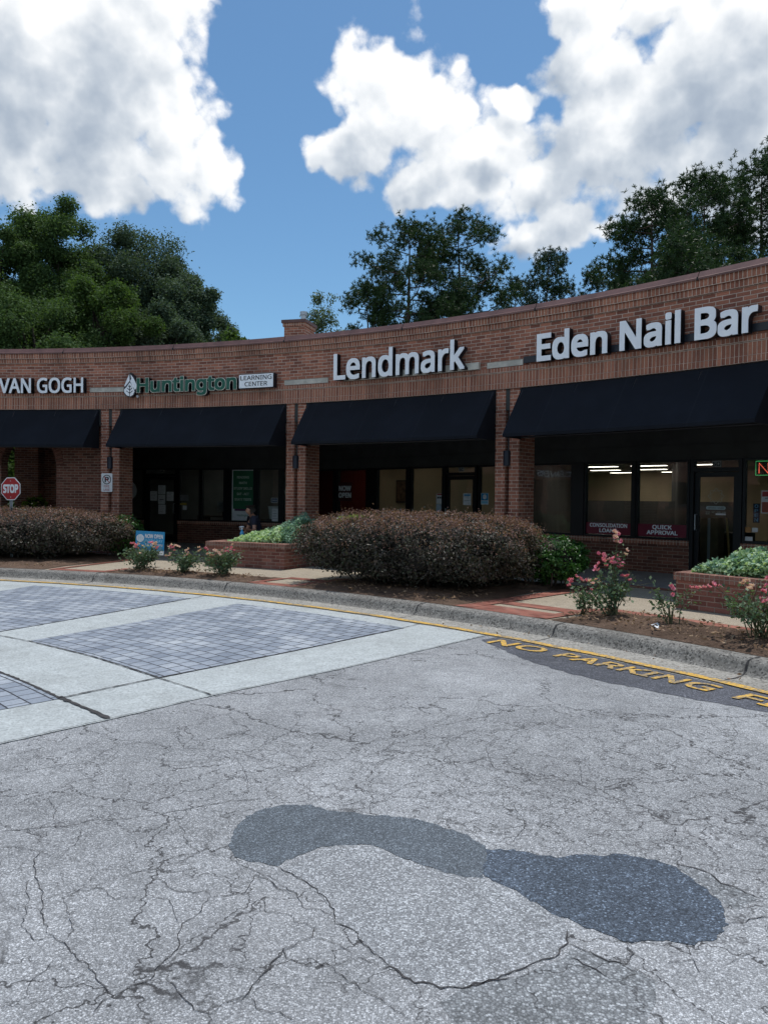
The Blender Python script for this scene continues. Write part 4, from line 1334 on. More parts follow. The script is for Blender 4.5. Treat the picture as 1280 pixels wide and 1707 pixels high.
e = empty('letter_sign', PO(32.3, R - .1, 4.14), 'white one word letter sign on a pale raceway in the middle of the parapet', 'sign', 'lettered signs along the parapet')
channel_sign(e, 'Lendmark', 28.33, 36.45, 4.15, .53, .018, .13, gap=.07)
MB().box(P, 28.7, 37.1, R - .07, R - .0, 4.125, 4.262, 8).build('raceway', M_whitepaint, e)
e = empty('letter_sign', PO(45.4, R - .1, 4.13), 'white three word letter sign at the near end of the parapet', 'sign', 'lettered signs along the parapet')
channel_sign(e, 'Eden Nail Bar', 40.56, 50.5, 4.14, .455, .027, .13, gap=.05)
MB().box(P, 39.6, 51.0, R - .05, R - .0, 4.15, 4.27, 10).build('raceway', M_return, e)

# ------------------------------------------------------------------ no parking plate and stop sign
def plate_frame(p, ax, tilt=0):
    ax = Vector(ax).normalized(); up = Vector((0, 0, 1))
    if tilt: q = Matrix.Rotation(tilt, 3, ax.cross(up)); ax, up = q @ ax, q @ up
    n = ax.cross(up)
    p = Vector(p)
    return (lambda s, d, z: tuple(p + ax * s + up * z - n * d)), p, ax, up, n


def rounded(w, h, r, k=5):
    pts = []
    for cx, cy, a in ((w / 2 - r, h / 2 - r, 0), (-w / 2 + r, h / 2 - r, 90), (-w / 2 + r, -h / 2 + r, 180), (w / 2 - r, -h / 2 + r, 270)):
        for i in range(k + 1):
            g = radians(a + 90 * i / k); pts.append((cx + r * cos(g), cy + r * sin(g)))
    return pts


def plate(name, pts, fr, d0, d1, m, parent):
    """outline in the plane of a plate frame, extruded from d1 (back) to d0 (front)"""
    F = fr[0]
    a = [F(u, d0, v) for u, v in pts]; c = [F(u, d1, v) for u, v in pts]
    b = MB(); b.poly(a); b.poly(c[::-1])
    n = len(pts)
    for i in range(n): b.poly([a[i], c[i], c[(i + 1) % n], a[(i + 1) % n]])
    return b.build(name, m, parent)


def ring_pts(mb, fr, cx, cy, r0, r1, d0, d1, k=28):
    F = fr[0]
    for i in range(k):
        g0, g1 = 2 * pi * i / k, 2 * pi * (i + 1) / k
        q = [(cx + r0 * cos(g0), cy + r0 * sin(g0)), (cx + r1 * cos(g0), cy + r1 * sin(g0)), (cx + r1 * cos(g1), cy + r1 * sin(g1)), (cx + r0 * cos(g1), cy + r0 * sin(g1))]
        mb.poly([F(u, d0, v) for u, v in q])
        mb.poly([F(q[1][0], d0, q[1][1]), F(q[1][0], d1, q[1][1]), F(q[2][0], d1, q[2][1]), F(q[2][0], d0, q[2][1])])
    return mb


def text_on(fr, name, s, u, v, w, h, m, parent, d=-.003, off=0.0):
    F, p, ax, up, n = fr
    return flat_text(name, s, Vector(F(u, d, v)), ax, up, w, h, m, parent, .002, off)


t = 12.24
fr = plate_frame(PO(t, R - .01, 1.895), TG(t))
e = empty('parking_sign', PO(t, R, 1.66), 'white no parking plate with red slash on the left brick pier', 'sign')
plate('sign_plate', rounded(.305, .46, .03), fr, -.003, .0, M_paper, e)
b = ring_pts(MB(), fr, 0, .075, .098, .118, -.006, -.003); b.build('ring', M_ink, e)
text_on(fr, 'lettering', 'P', -.05, .015, .10, .12, M_ink, e, -.004, .03)
b = MB(); F = fr[0]
q = [(-.085, .15), (-.07, .16), (.085, .0), (.07, -.01)]
b.poly([F(u, -.0075, v) for u, v in q][::-1]); b.build('slash', M_signred, e)
text_on(fr, 'lettering', 'FIRE', -.075, -.12, .15, .06, M_signred, e, -.004, .0)
text_on(fr, 'lettering', 'LANE', -.08, -.205, .16, .06, M_signred, e, -.004, .0)

sx, sy, sz = -8.08, 16.75, 1.70
fr = plate_frame((sx, sy, sz), (.966, -.259, 0), radians(1.0))
e = empty('stop_sign', (sx + .02, sy + .05, W), 'red octagonal stop sign on a steel post behind the far hedge', 'sign')
o8 = lambda r: [(r * cos(radians(22.5 + 45 * i)) / cos(radians(22.5)), r * sin(radians(22.5 + 45 * i)) / cos(radians(22.5))) for i in range(8)]
plate('sign_plate', o8(.245), fr, -.0, .003, M_paper, e)
plate('sign_face', o8(.228), fr, -.003, -.0005, M_signred, e)
text_on(fr, 'lettering', 'STOP', -.185, -.078, .37, .16, M_paper, e, -.004, .045)
b = MB()
for v in (.17, -.18): b.disc(Vector(fr[0](0, -.004, v)), fr[2], fr[3], .012, 10, .003)
b.build('bolt', M_steel, e)
post = MB()
F = fr[0]
prof8 = [(-.035, .004), (-.02, .004), (-.012, .03), (.012, .03), (.02, .004), (.035, .004), (.035, .008), (.022, .008), (.014, .035), (-.014, .035), (-.022, .008), (-.035, .008)]
lo = W - sz
for i in range(len(prof8)):
    (u0, d0), (u1, d1) = prof8[i], prof8[(i + 1) % len(prof8)]
    post.poly([F(u0, d0, lo), F(u1, d1, lo), F(u1, d1, .2), F(u0, d0, .2)])
post.build('post', M_steel, e)

# yard sign in the bed
yx, yy = -4.70, 15.55
fr = plate_frame((yx, yy, .635), (.985, -.05, 0), radians(-2.2))
e = empty('yard_sign', (yx, yy, W), 'blue and white now open yard sign standing behind the pink roses', 'sign')
rc = lambda w0, w1, v0, v1: [(w0, v0), (w1, v0), (w1, v1), (w0, v1)]
plate('sign_panel', rc(-.295, .295, -.235, .235), fr, .0, .006, M_blue, e)
plate('white_strip', rc(-.293, .293, -.234, -.15), fr, -.002, -.0004, M_paper, e)
text_on(fr, 'lettering', 'NOW OPEN', -.10, .10, .36, .075, M_paper, e, -.002, .03)
text_on(fr, 'lettering', 'EVERY DAY', -.10, .015, .36, .06, M_blue_light, e, -.002, .01)
text_on(fr, 'lettering', '7:30 AM - 10PM', -.10, -.06, .36, .045, M_paper, e, -.002, .012)
b = MB(); b.disc(fr[0](-.2, -.001, .09), fr[2], fr[3], .078, 22, .002); b.build('logo_disc', M_paper, e)
b = MB()
for u in (-.235, -.2, -.165): b.tube([fr[0](u, -.0035, .15), fr[0](u + .01, -.0035, .09), fr[0](u, -.0035, .03)], .004, 4)
b.build('logo_lines', M_blue_light, e)
b = MB()
for u in (-.13, .13): b.tube([fr[0](u, .004, .1), fr[0](u, .004, -.48)], .004, 5)
b.build('wire_stake', M_steel, e)


# ------------------------------------------------------------------ notices, decals and lamps in the windows
def notice(g, s0, s1, z0, z1, name, label, cat, m=M_paper, d=.058, group=None, lines=0, tilt=0):
    a, u, n = FR[g]
    c = Vector(SW(g)((s0 + s1) / 2, d, (z0 + z1) / 2))
    fr = plate_frame(c, (u.x, u.y, 0), tilt)
    e = empty(name, Vector(SW(g)((s0 + s1) / 2, d, z0)), label, cat, group)
    w, h = s1 - s0, z1 - z0
    plate('sheet', rc(-w / 2, w / 2, -h / 2, h / 2), fr, -.002, .002, m, e)
    if lines:
        b = MB()
        r = random.Random(int(s0 * 1000))
        for i in range(lines):
            v = h / 2 - h * (i + 1) / (lines + 1.2)
            x0 = -w * .38; x1 = w * r.uniform(.05, .4)
            b.poly([fr[0](x0, -.003, v), fr[0](x1, -.003, v), fr[0](x1, -.003, v + h * .02), fr[0](x0, -.003, v + h * .02)])
        b.build('print', M_ink, e)
    return e, fr, w, h


GN = 'paper notices on the shop glass'
pa = 'paper_notice'
notice(0, -.94, -.68, 1.63, 1.91, pa, 'topmost of three white sheets stacked on the left shop door', 'notice', group=GN, lines=7)
e, fr, w, h = notice(0, -.94, -.69, 1.33, 1.61, pa, 'middle sheet of the three stacked on the left shop door, with a dark bar', 'notice', group=GN, lines=3)
plate('print_bar', rc(-.07, .08, -.02, .0), fr, -.004, -.0022, M_ink, e)
notice(0, -1.23, -.98, 1.43, 1.72, pa, 'white sheet left of the three stacked sheets on the left shop door', 'notice', group=GN, lines=5)
notice(0, -.63, -.38, 1.43, 1.71, pa, 'white sheet right of the three stacked sheets on the left shop door', 'notice', group=GN, lines=5)
notice(0, -.93, -.67, 1.02, 1.31, pa, 'lowest of three white sheets stacked on the left shop door', 'notice', group=GN, lines=4)
# round decal on the far left window
c = Vector(SW(0)(-2.02, .058, 1.74)); u = FR[0][1]
e = empty('round_decal', (c.x, c.y, 1.44), 'pale round decal on the window beside the left shop door', 'decal')
MB().disc(c, (u.x, u.y, 0), (0, 0, 1), .295, 28, .003).build('disc', M_paper, e)
notice(0, -.16, .14, 1.44, 1.62, pa, 'pale picture card high on the window right of the left shop door', 'notice', m=M_steel, group=GN)
notice(0, -.16, .08, 1.31, 1.37, pa, 'yellow strip sticker on the window right of the left shop door', 'notice', m=plain('yellow_print', (.4, .3, .05), .6), group=GN)
notice(0, -.05, .08, 1.16, 1.29, pa, 'small white card under the yellow strip sticker', 'notice', group=GN, lines=3)
# banner stand
e, fr, w, h = notice(0, 1.64, 2.37, .86, 2.40, 'banner', 'tall green and white banner of school subjects behind the left shop window', 'banner', m=M_paper, d=.062)
plate('green_panel', rc(-w / 2 + .04, w / 2 - .01, -h / 2 + .36, h / 2 - .04), fr, -.005, -.0022, M_banner, e)
ban = plain('banner_print', (.42, .5, .44), .5)
for i, (s, wd) in enumerate((('READING', .40), ('MATH', .25), ('STUDY SKILLS', .60), ('SAT - ACT', .40), ('STATE TESTS', .55))):
    text_on(fr, 'lettering', s, -wd / 2 + .01, .50 - .165 * i, wd, .065, ban, e, -.006, .035)
plate('purple_panel', rc(-w / 2 + .1, w / 2 - .03, -h / 2 + .30, -h / 2 + .36), fr, -.008, -.0055, plain('purple_print', (.10, .02, .09), .5), e)
text_on(fr, 'lettering', 'Huntington', -.18, -h / 2 + .14, .4, .06, M_banner, e, -.004, .008)
e, fr, w, h = notice(0, 2.95, 3.16, 1.42, 1.56, 'open_sign', 'small blue and white open sign in the window by the brick pier', 'sign', m=M_paper)
plate('blue_panel', rc(-w / 2 + .012, w / 2 - .012, -h / 2 + .012, h / 2 - .012), fr, -.004, -.0022, plain('dark_blue_print', (.02, .05, .14), .5), e)
text_on(fr, 'lettering', 'OPEN', -.075, -.03, .15, .05, M_paper, e, -.006, .012)
notice(0, 2.98, 3.19, .86, 1.25, pa, 'tall pale sheet below the small open sign', 'notice', group=GN, lines=4)
# pale bin inside
P = SW(0)
b = MB()
bt = [(2.62, .5), (2.97, .5), (2.97, .82), (2.62, .82)]; bb = [(2.66, .54), (2.93, .54), (2.93, .78), (2.66, .78)]
for i in range(4):
    j = (i + 1) % 4
    b.poly([P(bb[i][0], bb[i][1], .92), P(bb[j][0], bb[j][1], .92), P(bt[j][0], bt[j][1], 1.30), P(bt[i][0], bt[i][1], 1.30)])
b.poly([P(q[0], q[1], .92) for q in bb][::-1])
e = empty('storage_bin', P(2.8, .66, .92), 'pale plastic bin on the shelf inside the left shop window', 'bin')
o = b.build('bin_body', M_paper, e); so = o.modifiers.new('thickness', 'SOLIDIFY'); so.thickness = .008
rm = MB()
for i in range(4):
    j = (i + 1) % 4
    rm.tube([P(bt[i][0], bt[i][1], 1.30), P(bt[j][0], bt[j][1], 1.30)], .012, 6)
rm.build('bin_rim', M_paper, e)
sh = wbox(0, 2.48, 3.5, .3, .95, .87, .92)
e = empty('display_shelf', P(3, .6, W), 'dark shelf inside the left shop window under the bin', 'shelf')
sh.build('shelf_board', M_furn, e)
for s in (2.52, 3.44): wbox(0, s, s + .04, .35, .9, W + .013, .87).build('leg', M_furn, e)
# desk, monitors and chairs in the left shop
e = empty('desk', P(.8, 1.4, W), 'reception desk with pale monitors behind the left shop window', 'desk')
wbox(0, -.2, 1.5, 1.1, 1.8, .92, .97).build('desk_top', M_furn, e)
for s in (-.2, 1.45): wbox(0, s, s + .05, 1.1, 1.8, W + .013, .92).build('desk_side', M_furn, e)
for i, s in enumerate((.55, 1.05)):
    e = empty('monitor', P(s, 1.4, .97), ('left', 'right')[i] + ' of two monitors on the desk behind the left shop window', 'monitor')
    wbox(0, s - .2, s + .2, 1.38, 1.42, 1.09, 1.42).build('screen', M_steel, e)
    wbox(0, s - .03, s + .03, 1.42, 1.46, .97, 1.2).build('stand', M_black, e)
# middle shop
e, fr, w, h = notice(1, -1.58, -.97, 1.50, 2.04, 'poster', 'dark red now open poster in the middle shop window', 'poster', m=plain('poster_red', (.055, .006, .008), .5))
text_on(fr, 'lettering', 'NOW', -.26, .03, .52, .13, M_paper, e, -.005, .045)
text_on(fr, 'lettering', 'OPEN', -.27, -.17, .54, .13, M_paper, e, -.005, .045)
e, fr, w, h = notice(1, 2.34, 2.59, 1.47, 1.73, pa, 'white sheet with red and grey squares beside the middle shop door', 'notice', group=GN)
for i in range(3): plate('print_square', rc(-.09 + .065 * i, -.04 + .065 * i, .0, .05), fr, -.004, -.0022, M_ink, e)
plate('red_heading', rc(-.1, .1, .09, .12), fr, -.004, -.0022, M_signred, e)
notice(1, 2.34, 2.59, 1.18, 1.46, pa, 'blue tinted blank sheet under the one with red and grey squares', 'notice', m=plain('blue_paper', (.42, .52, .62), .6), group=GN)
e, fr, w, h = notice(1, 3.25, 3.50, 1.45, 1.74, pa, 'white sheet with a blue heading on the middle shop door', 'notice', group=GN, lines=2)
plate('blue_heading', rc(-.1, .1, .08, .12), fr, -.004, -.0022, M_blue, e)
e, fr, w, h = notice(1, 3.82, 4.05, 1.47, 1.75, pa, 'bright blue notice with a round mark right of the middle shop door', 'notice', m=M_paper, group=GN)
plate('blue_panel', rc(-w / 2 + .01, w / 2 - .01, -h / 2 + .1, h / 2 - .01), fr, -.004, -.0022, M_blue, e)
MB().disc(fr[0](0, -.0045, .045), fr[2], fr[3], .06, 18, .001).build('round_mark', M_paper, e)
plate('blue_panel', rc(-w / 2 + .01, w / 2 - .01, -h / 2 + .02, -h / 2 + .085), fr, -.004, -.0022, M_blue_light, e)
notice(1, 3.24, 3.49, 1.12, 1.20, pa, 'small white card low on the middle shop door', 'notice', group=GN, lines=2)


def number_plate(g, s0, s1, z0, z1, s, lab):
    e, fr, w, h = notice(g, s0, s1, z0, z1, 'number_plate', lab, 'number', m=plain('plate_grey', (.36, .37, .36), .6), d=.058, group='unit numbers over the doors')
    text_on(fr, 'lettering', s, -w / 2 + .015, -h / 2 + .015, w - .03, h - .03, M_ink, e, -.004, .02)


number_plate(0, -.95, -.72, 2.29, 2.385, '5A', 'unit number ending in the letter A over the left shop door')
number_plate(1, 3.09, 3.26, 2.285, 2.385, '5C', 'unit number ending in the letter C over the middle shop door')
number_plate(2, 3.28, 3.45, 2.275, 2.385, '5D', 'unit number ending in the letter D over the right shop door')
# chairs / plants in the middle shop read as dark shapes
P = SW(1)
for i, s in enumerate((.2, 1.4)):
    e = empty('waiting_chair', P(s, 1.8, W + .013), ('dark chair behind the tall windows of the middle shop', 'dark chair behind the glass door of the middle shop')[i], 'chair', 'chairs in the middle shop')
    wbox(1, s - .25, s + .25, 1.6, 2.05, .58, .66).build('seat', M_furn, e)
    wbox(1, s - .25, s + .25, 2.02, 2.07, .66, 1.15).build('backrest', M_furn, e)
    for ds in (-.22, .19):
        for dd in (1.62, 2.0): wbox(1, s + ds, s + ds + .03, dd, dd + .03, W + .013, .58).build('leg', M_black, e)
e = empty('picture', P(-2.3, 3.45, 1.4), 'framed picture on the wall inside the middle shop', 'picture')
wbox(1, -2.6, -2.05, 3.44, 3.485, 1.45, 2.2).build('picture_frame', M_furn, e)
wbox(1, -2.55, -2.1, 3.43, 3.439, 1.5, 2.15).build('print', plain('picture_print', (.2, .13, .09), .6, 0, .6, 9), e)
# right shop
e, fr, w, h = notice(2, .585, 1.635, .885, 1.13, 'window_decal', 'crimson consolidation loans decal along the bottom of the window', 'decal', m=M_decal, group='crimson window decals')
text_on(fr, 'lettering', 'CONSOLIDATION', -.43, .03, .86, .076, M_white, e, -.004, .028)
text_on(fr, 'lettering', 'LOANS', -.20, -.08, .40, .076, M_white, e, -.004, .028)
e, fr, w, h = notice(2, 1.785, 2.815, .885, 1.135, 'window_decal', 'crimson quick approval decal along the bottom of the window', 'decal', m=M_decal, group='crimson window decals')
text_on(fr, 'lettering', 'QUICK', -.2, .03, .4, .076, M_white, e, -.004, .028)
text_on(fr, 'lettering', 'APPROVAL', -.32, -.08, .64, .076, M_white, e, -.004, .028)
# neon sign
c = Vector(SW(2)(4.62, .12, 2.235)); u = FR[2][1]
fr = plate_frame(c, (u.x, u.y, 0))
e = empty('neon_sign', (c.x, c.y, 2.09), 'red neon lettering in a green neon frame high in the right shop window', 'sign')
plate('backing', rc(-.58, .58, -.15, .15), fr, .02, .03, M_black, e)
MN_r = plain('neon_red', (1.0, .16, .10), .4, emit=.75); MN_g = plain('neon_green', (.10, .65, .22), .4, emit=.28)
F = fr[0]
MB().tube([F(*q) for q in ((-.56, 0, -.13), (-.56, 0, .13), (.56, 0, .13), (.56, 0, -.13), (-.56, 0, -.13))], .008, 6).build('green_tube', MN_g, e)
strokes = {'N': [[(0, 0), (0, 1), (1, 0), (1, 1)]], 'A': [[(0, 0), (.5, 1), (1, 0)], [(.2, .38), (.8, .38)]], 'I': [[(.5, 0), (.5, 1)]], 'L': [[(0, 1), (0, 0), (.9, 0)]], 'S': [[(.95, .85), (.5, 1), (.05, .8), (.5, .52), (.95, .22), (.5, 0), (.05, .15)]]}
for i, ch_ in enumerate('NAILS'):
    b = MB()
    for st in strokes[ch_]: b.tube([F(-.50 + i * .205 + x * .16, -.005, -.095 + y * .19) for x, y in st], .0085, 6)
    b.build('red_tube', MN_r, e)
e, fr, w, h = notice(2, 4.19, 4.72, 1.40, 1.82, 'poster', 'red and white framed poster under the neon sign', 'poster', m=M_paper)
plate('red_panel', rc(-w / 2 + .015, w / 2 - .015, h / 2 - .11, h / 2 - .015), fr, -.004, -.0022, M_signred, e)
plate('orange_panel', rc(-w / 2 + .015, w / 2 - .015, -h / 2 + .015, h / 2 - .21), fr, -.004, -.0022, plain('poster_orange', (.30, .06, .03), .5), e)
text_on(fr, 'lettering', 'APPOINTMENT', -.2, .055, .4, .03, M_ink, e, -.004, .006)
# flower emblem and hours on the door
c = Vector(SW(2)(3.36, .066, 1.71)); fr = plate_frame(c, (FR[2][1].x, FR[2][1].y, 0)); F = fr[0]
e = empty('door_decal', (c.x, c.y, 1.35), 'pale petal emblem with opening hours on the right shop door', 'decal')
b = MB()
for i in range(8):
    g = 2 * pi * i / 8
    pts = []
    for k in range(9):
        h_ = -.5 + k / 8
        rr = .105 + .045 * cos(h_ * pi)
        pts.append(F(rr * cos(g + h_ * .62), -.001, rr * sin(g + h_ * .62)))
    b.tube(pts, .0035, 4)
    g2 = g + pi / 8
    b.tube([F(.09 * cos(g2 - .3), -.001, .09 * sin(g2 - .3)), F(.13 * cos(g2), -.001, .13 * sin(g2)), F(.09 * cos(g2 + .3), -.001, .09 * sin(g2 + .3))], .003, 4)
M_frost = plain('frosted_vinyl', (.45, .55, .55), .5)
b.build('petals', M_frost, e)
plate('pill', [(u, v - .225) for u, v in rounded(.37, .065, .03)], fr, -.002, .0, M_frost, e)
text_on(fr, 'lettering', 'OPENING HOURS', -.15, -.24, .30, .028, M_ink, e, -.004, .004)
text_on(fr, 'lettering', 'MON - SAT', -.19, -.315, .17, .02, M_frost, e, -.001, .0)
text_on(fr, 'lettering', '9:30 - 7:00', .02, -.315, .17, .02, M_frost, e, -.001, .0)
text_on(fr, 'lettering', 'SUN', -.19, -.35, .07, .02, M_frost, e, -.001, .0)
plate('white_bar', rc(.0, .19, -.36, -.328), fr, -.002, .0, M_paper, e)
notice(2, 3.90, 4.02, 1.04, 1.14, 'sticker', 'small orange square sticker low in the right shop window', 'sticker', m=plain('sticker_orange', (.42, .2, .06), .5), group='stickers in the right shop window')
notice(2, 4.04, 4.14, 1.05, 1.13, 'sticker', 'small white house shaped sticker beside the orange one', 'sticker', group='stickers in the right shop window')
notice(2, 3.90, 4.05, .885, .96, 'sticker', 'white card below the orange sticker in the right shop window', 'sticker', group='stickers in the right shop window', lines=2)
e, fr, w, h = notice(2, 4.0, 4.12, 1.22, 1.58, 'blue_sign', 'upright blue lettered sign behind the right shop glass', 'sign', m=plain('night_blue', (.01, .02, .06), .5), d=.2)
q = plain('blue_letters', (.2, .5, .8), .5)
for i, ch_ in enumerate('OPEN'): text_on(fr, 'lettering', ch_, -.03, .10 - i * .085, .06, .06, q, e, -.004, .012)
# leaning boards inside the door
P = SW(2)
for i, (s, tw) in enumerate(((3.30, .26), (3.52, .20))):
    e = MB().tube([P(s + tw, .35, W + .02), P(s, .75, 1.28)], .022 + .004 * i, 4).build('wood_board', plain('pine_board', (.30, .20, .07), .7), None)
    tag(e, ('thicker yellow board leaning inside the right shop door', 'thinner yellow board leaning inside the right shop door')[i], 'board', 'boards leaning inside the door')
# ceiling lights of the right shop
M_tube = plain('light_diffuser', (1.0, .93, .80), .5, emit=4.4, var=0)
for i, (d, s0) in enumerate(((6.2, -3.4), (6.2, -1.6), (6.2, -.2), (8.8, -4.6), (8.8, -2.9), (8.8, -1.3), (11.6, -6.0), (11.6, -4.2), (11.6, -2.4), (14.2, -6.6), (14.2, -4.4))):
    e = empty('ceiling_light', P(s0 + .6, d, 2.76), 'fluorescent ceiling light number %s' % i, 'light', 'fluorescent lights in the right shop')
    e['label'] = 'long fluorescent ceiling light seen through the right shop window'
    wbox(2, s0, s0 + 1.2, d - .15, d + .15, 2.745, 2.80).build('light_housing', M_whitepaint, e)
    wbox(2, s0 + .03, s0 + 1.17, d - .12, d + .12, 2.735, 2.744).build('diffuser', M_tube, e)
# desks and chairs in the right shop
for i, (s0, d) in enumerate(((.1, 2.6), (1.6, 3.4))):
    e = empty('office_desk', P(s0 + .6, d, W + .013), ('dark desk nearest the pier inside the right shop', 'dark desk behind the quick approval window')[i], 'desk', 'desks in the right shop')
    wbox(2, s0, s0 + 1.2, d - .35, d + .35, .86, .9).build('desk_top', M_furn, e)
    wbox(2, s0, s0 + .04, d - .35, d + .35, W + .013, .86).build('desk_side', M_furn, e)
    wbox(2, s0 + 1.16, s0 + 1.2, d - .35, d + .35, W + .013, .86).build('desk_side', M_furn, e)
    wbox(2, s0 + .04, s0 + 1.16, d + .3, d + .33, .3, .86).build('desk_panel', M_furn, e)
for i, (s0, d) in enumerate(((1.9, 1.2), (2.3, 1.9))):
    e = empty('carton', P(s0, d, W + .013), ('shorter brown carton behind the quick approval window', 'taller brown carton behind the quick approval window')[i], 'carton', 'cartons in the right shop')
    wbox(2, s0, s0 + .38, d, d + .35, W + .013, .95 + .3 * i).build('carton_body', M_card, e)
    wbox(2, s0 + .16, s0 + .22, d - .004, d + .354, W + .02, .952 + .3 * i).build('carton_tape', M_paper, e)

e = empty('letter_sign', PO(-58, R - .1, 3.2), 'white letter sign on the far wing, mirrored in the right shop window', 'sign', 'lettered signs along the parapet')
channel_sign(e, 'DURHAM CLEANERS', -67, -51, 3.2, .34, .03, .1)

M_fill_warm = plain('fill_diffuser_warm', (1.0, .9, .72), .5, emit=1.3, var=0)  # unseen fill lamps, added to brighten the left and middle shop interiors
M_fill_low = plain('fill_diffuser_low', (1.0, .95, .85), .5, emit=1.8, var=0)
for g, s0, d, lab in ((0, -1.2, 2.4, 'ceiling light inside the left shop nearer its door'), (0, 1.6, 2.4, 'ceiling light inside the left shop nearer the brick pier'),
                      (1, -4.6, 2.2, 'ceiling light inside the middle shop by the red wall'), (1, -1.9, 2.2, 'ceiling light inside the middle shop over the tall windows'), (1, .9, 1.8, 'ceiling light inside the middle shop by its door')):
    P = SW(g)
    e = empty('ceiling_light', P(s0 + .6, d, 2.9), lab, 'light', 'lights in the left and middle shops')
    wbox(g, s0, s0 + 1.2, d - .15, d + .15, 2.89, 2.945).build('light_housing', M_whitepaint, e)
    wbox(g, s0 + .03, s0 + 1.17, d - .12, d + .12, 2.88, 2.889).build('diffuser', M_fill_warm if g else M_fill_low, e)

# ================================================================== plants
def unit(v): return v / np.maximum(np.linalg.norm(v, axis=-1, keepdims=True), 1e-9)


def leaves(P_, N_, size, r, aspect=.5, curl=.0):
    """diamond leaves at P_ with normals N_: returns (4n,3)"""
    n = len(P_)
    N_ = unit(N_)
    t = unit(np.cross(N_, r.normal(size=(n, 3))))
    b = np.cross(N_, t)
    s = (size * r.uniform(.6, 1.35, n))[:, None]
    V = np.stack([P_ - t * s, P_ - b * s * aspect + N_ * s * curl, P_ + t * s, P_ + b * s * aspect + N_ * s * curl], 1)
    return V.reshape(-1, 3)


def core_mesh(name, c, hx, hy, hz, ax, ay, m, parent, p=2.6, seed=0):
    r = np.random.default_rng(seed)
    ph = r.uniform(0, 6, 8)
    b = MB()
    nu, nv = 28, 14
    def pt(i, j):
        a, e = 2 * pi * i / nu, -pi / 2 + pi * j / nv
        d = np.array([cos(a) * cos(e), sin(a) * cos(e), sin(e)])
        f = 1 / (np.abs(d) ** p).sum() ** (1 / p)
        f *= 1 + .07 * sin(5 * a + ph[0]) * sin(4 * e + ph[1]) + .05 * sin(11 * a + ph[2] + 3 * e)
        q = d * f * (hx, hy, hz)
        return tuple(np.array(c) + np.array(ax) * q[0] + np.array(ay) * q[1] + np.array((0, 0, q[2])))
    for i in range(nu):
        for j in range(nv): b.poly([pt(i, j), pt(i + 1, j), pt(i + 1, j + 1), pt(i, j + 1)])
    return b.build(name, m, parent)


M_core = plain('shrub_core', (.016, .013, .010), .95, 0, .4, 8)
M_lorop = leaf_mat('purple_hedge_leaf', [(0, (.024, .034, .022)), (.35, (.044, .044, .032)), (.6, (.078, .054, .048)), (.85, (.062, .078, .040)), (1, (.11, .080, .066))], .2, .55, .35)
M_lorop_new = leaf_mat('hedge_new_growth', [(0, (.13, .068, .055)), (.5, (.245, .135, .11)), (1, (.38, .25, .21))], .3, .6)
M_shrub = leaf_mat('green_shrub_leaf', [(0, (.018, .060, .012)), (.5, (.035, .115, .02)), (1, (.085, .19, .04))], .3, .45, .45)
M_lime = leaf_mat('lime_leaf', [(0, (.12, .24, .02)), (1, (.28, .38, .06))], .35)
M_cover = leaf_mat('ground_cover_leaf', [(0, (.24, .37, .18)), (.5, (.46, .62, .36)), (1, (.68, .78, .55))], .35, .5)
M_cover_blue = leaf_mat('blue_green_leaf', [(0, (.09, .18, .12)), (.5, (.20, .35, .25)), (1, (.36, .52, .38))], .3, .5)
M_rose_leaf = leaf_mat('rose_leaf', [(0, (.05, .095, .055)), (.5, (.10, .17, .095)), (.82, (.18, .25, .14)), (1, (.46, .45, .33))], .3, .5)
M_stem = bark_mat('rose_stem', (.10, .10, .05))
M_pink = leaf_mat('rose_pink', [(0, (.58, .09, .20)), (.5, (.80, .28, .44)), (1, (.88, .58, .66))], .35, .6)
M_pale = leaf_mat('rose_pale', [(0, (.62, .30, .32)), (.5, (.75, .50, .48)), (1, (.82, .70, .62))], .35, .6)


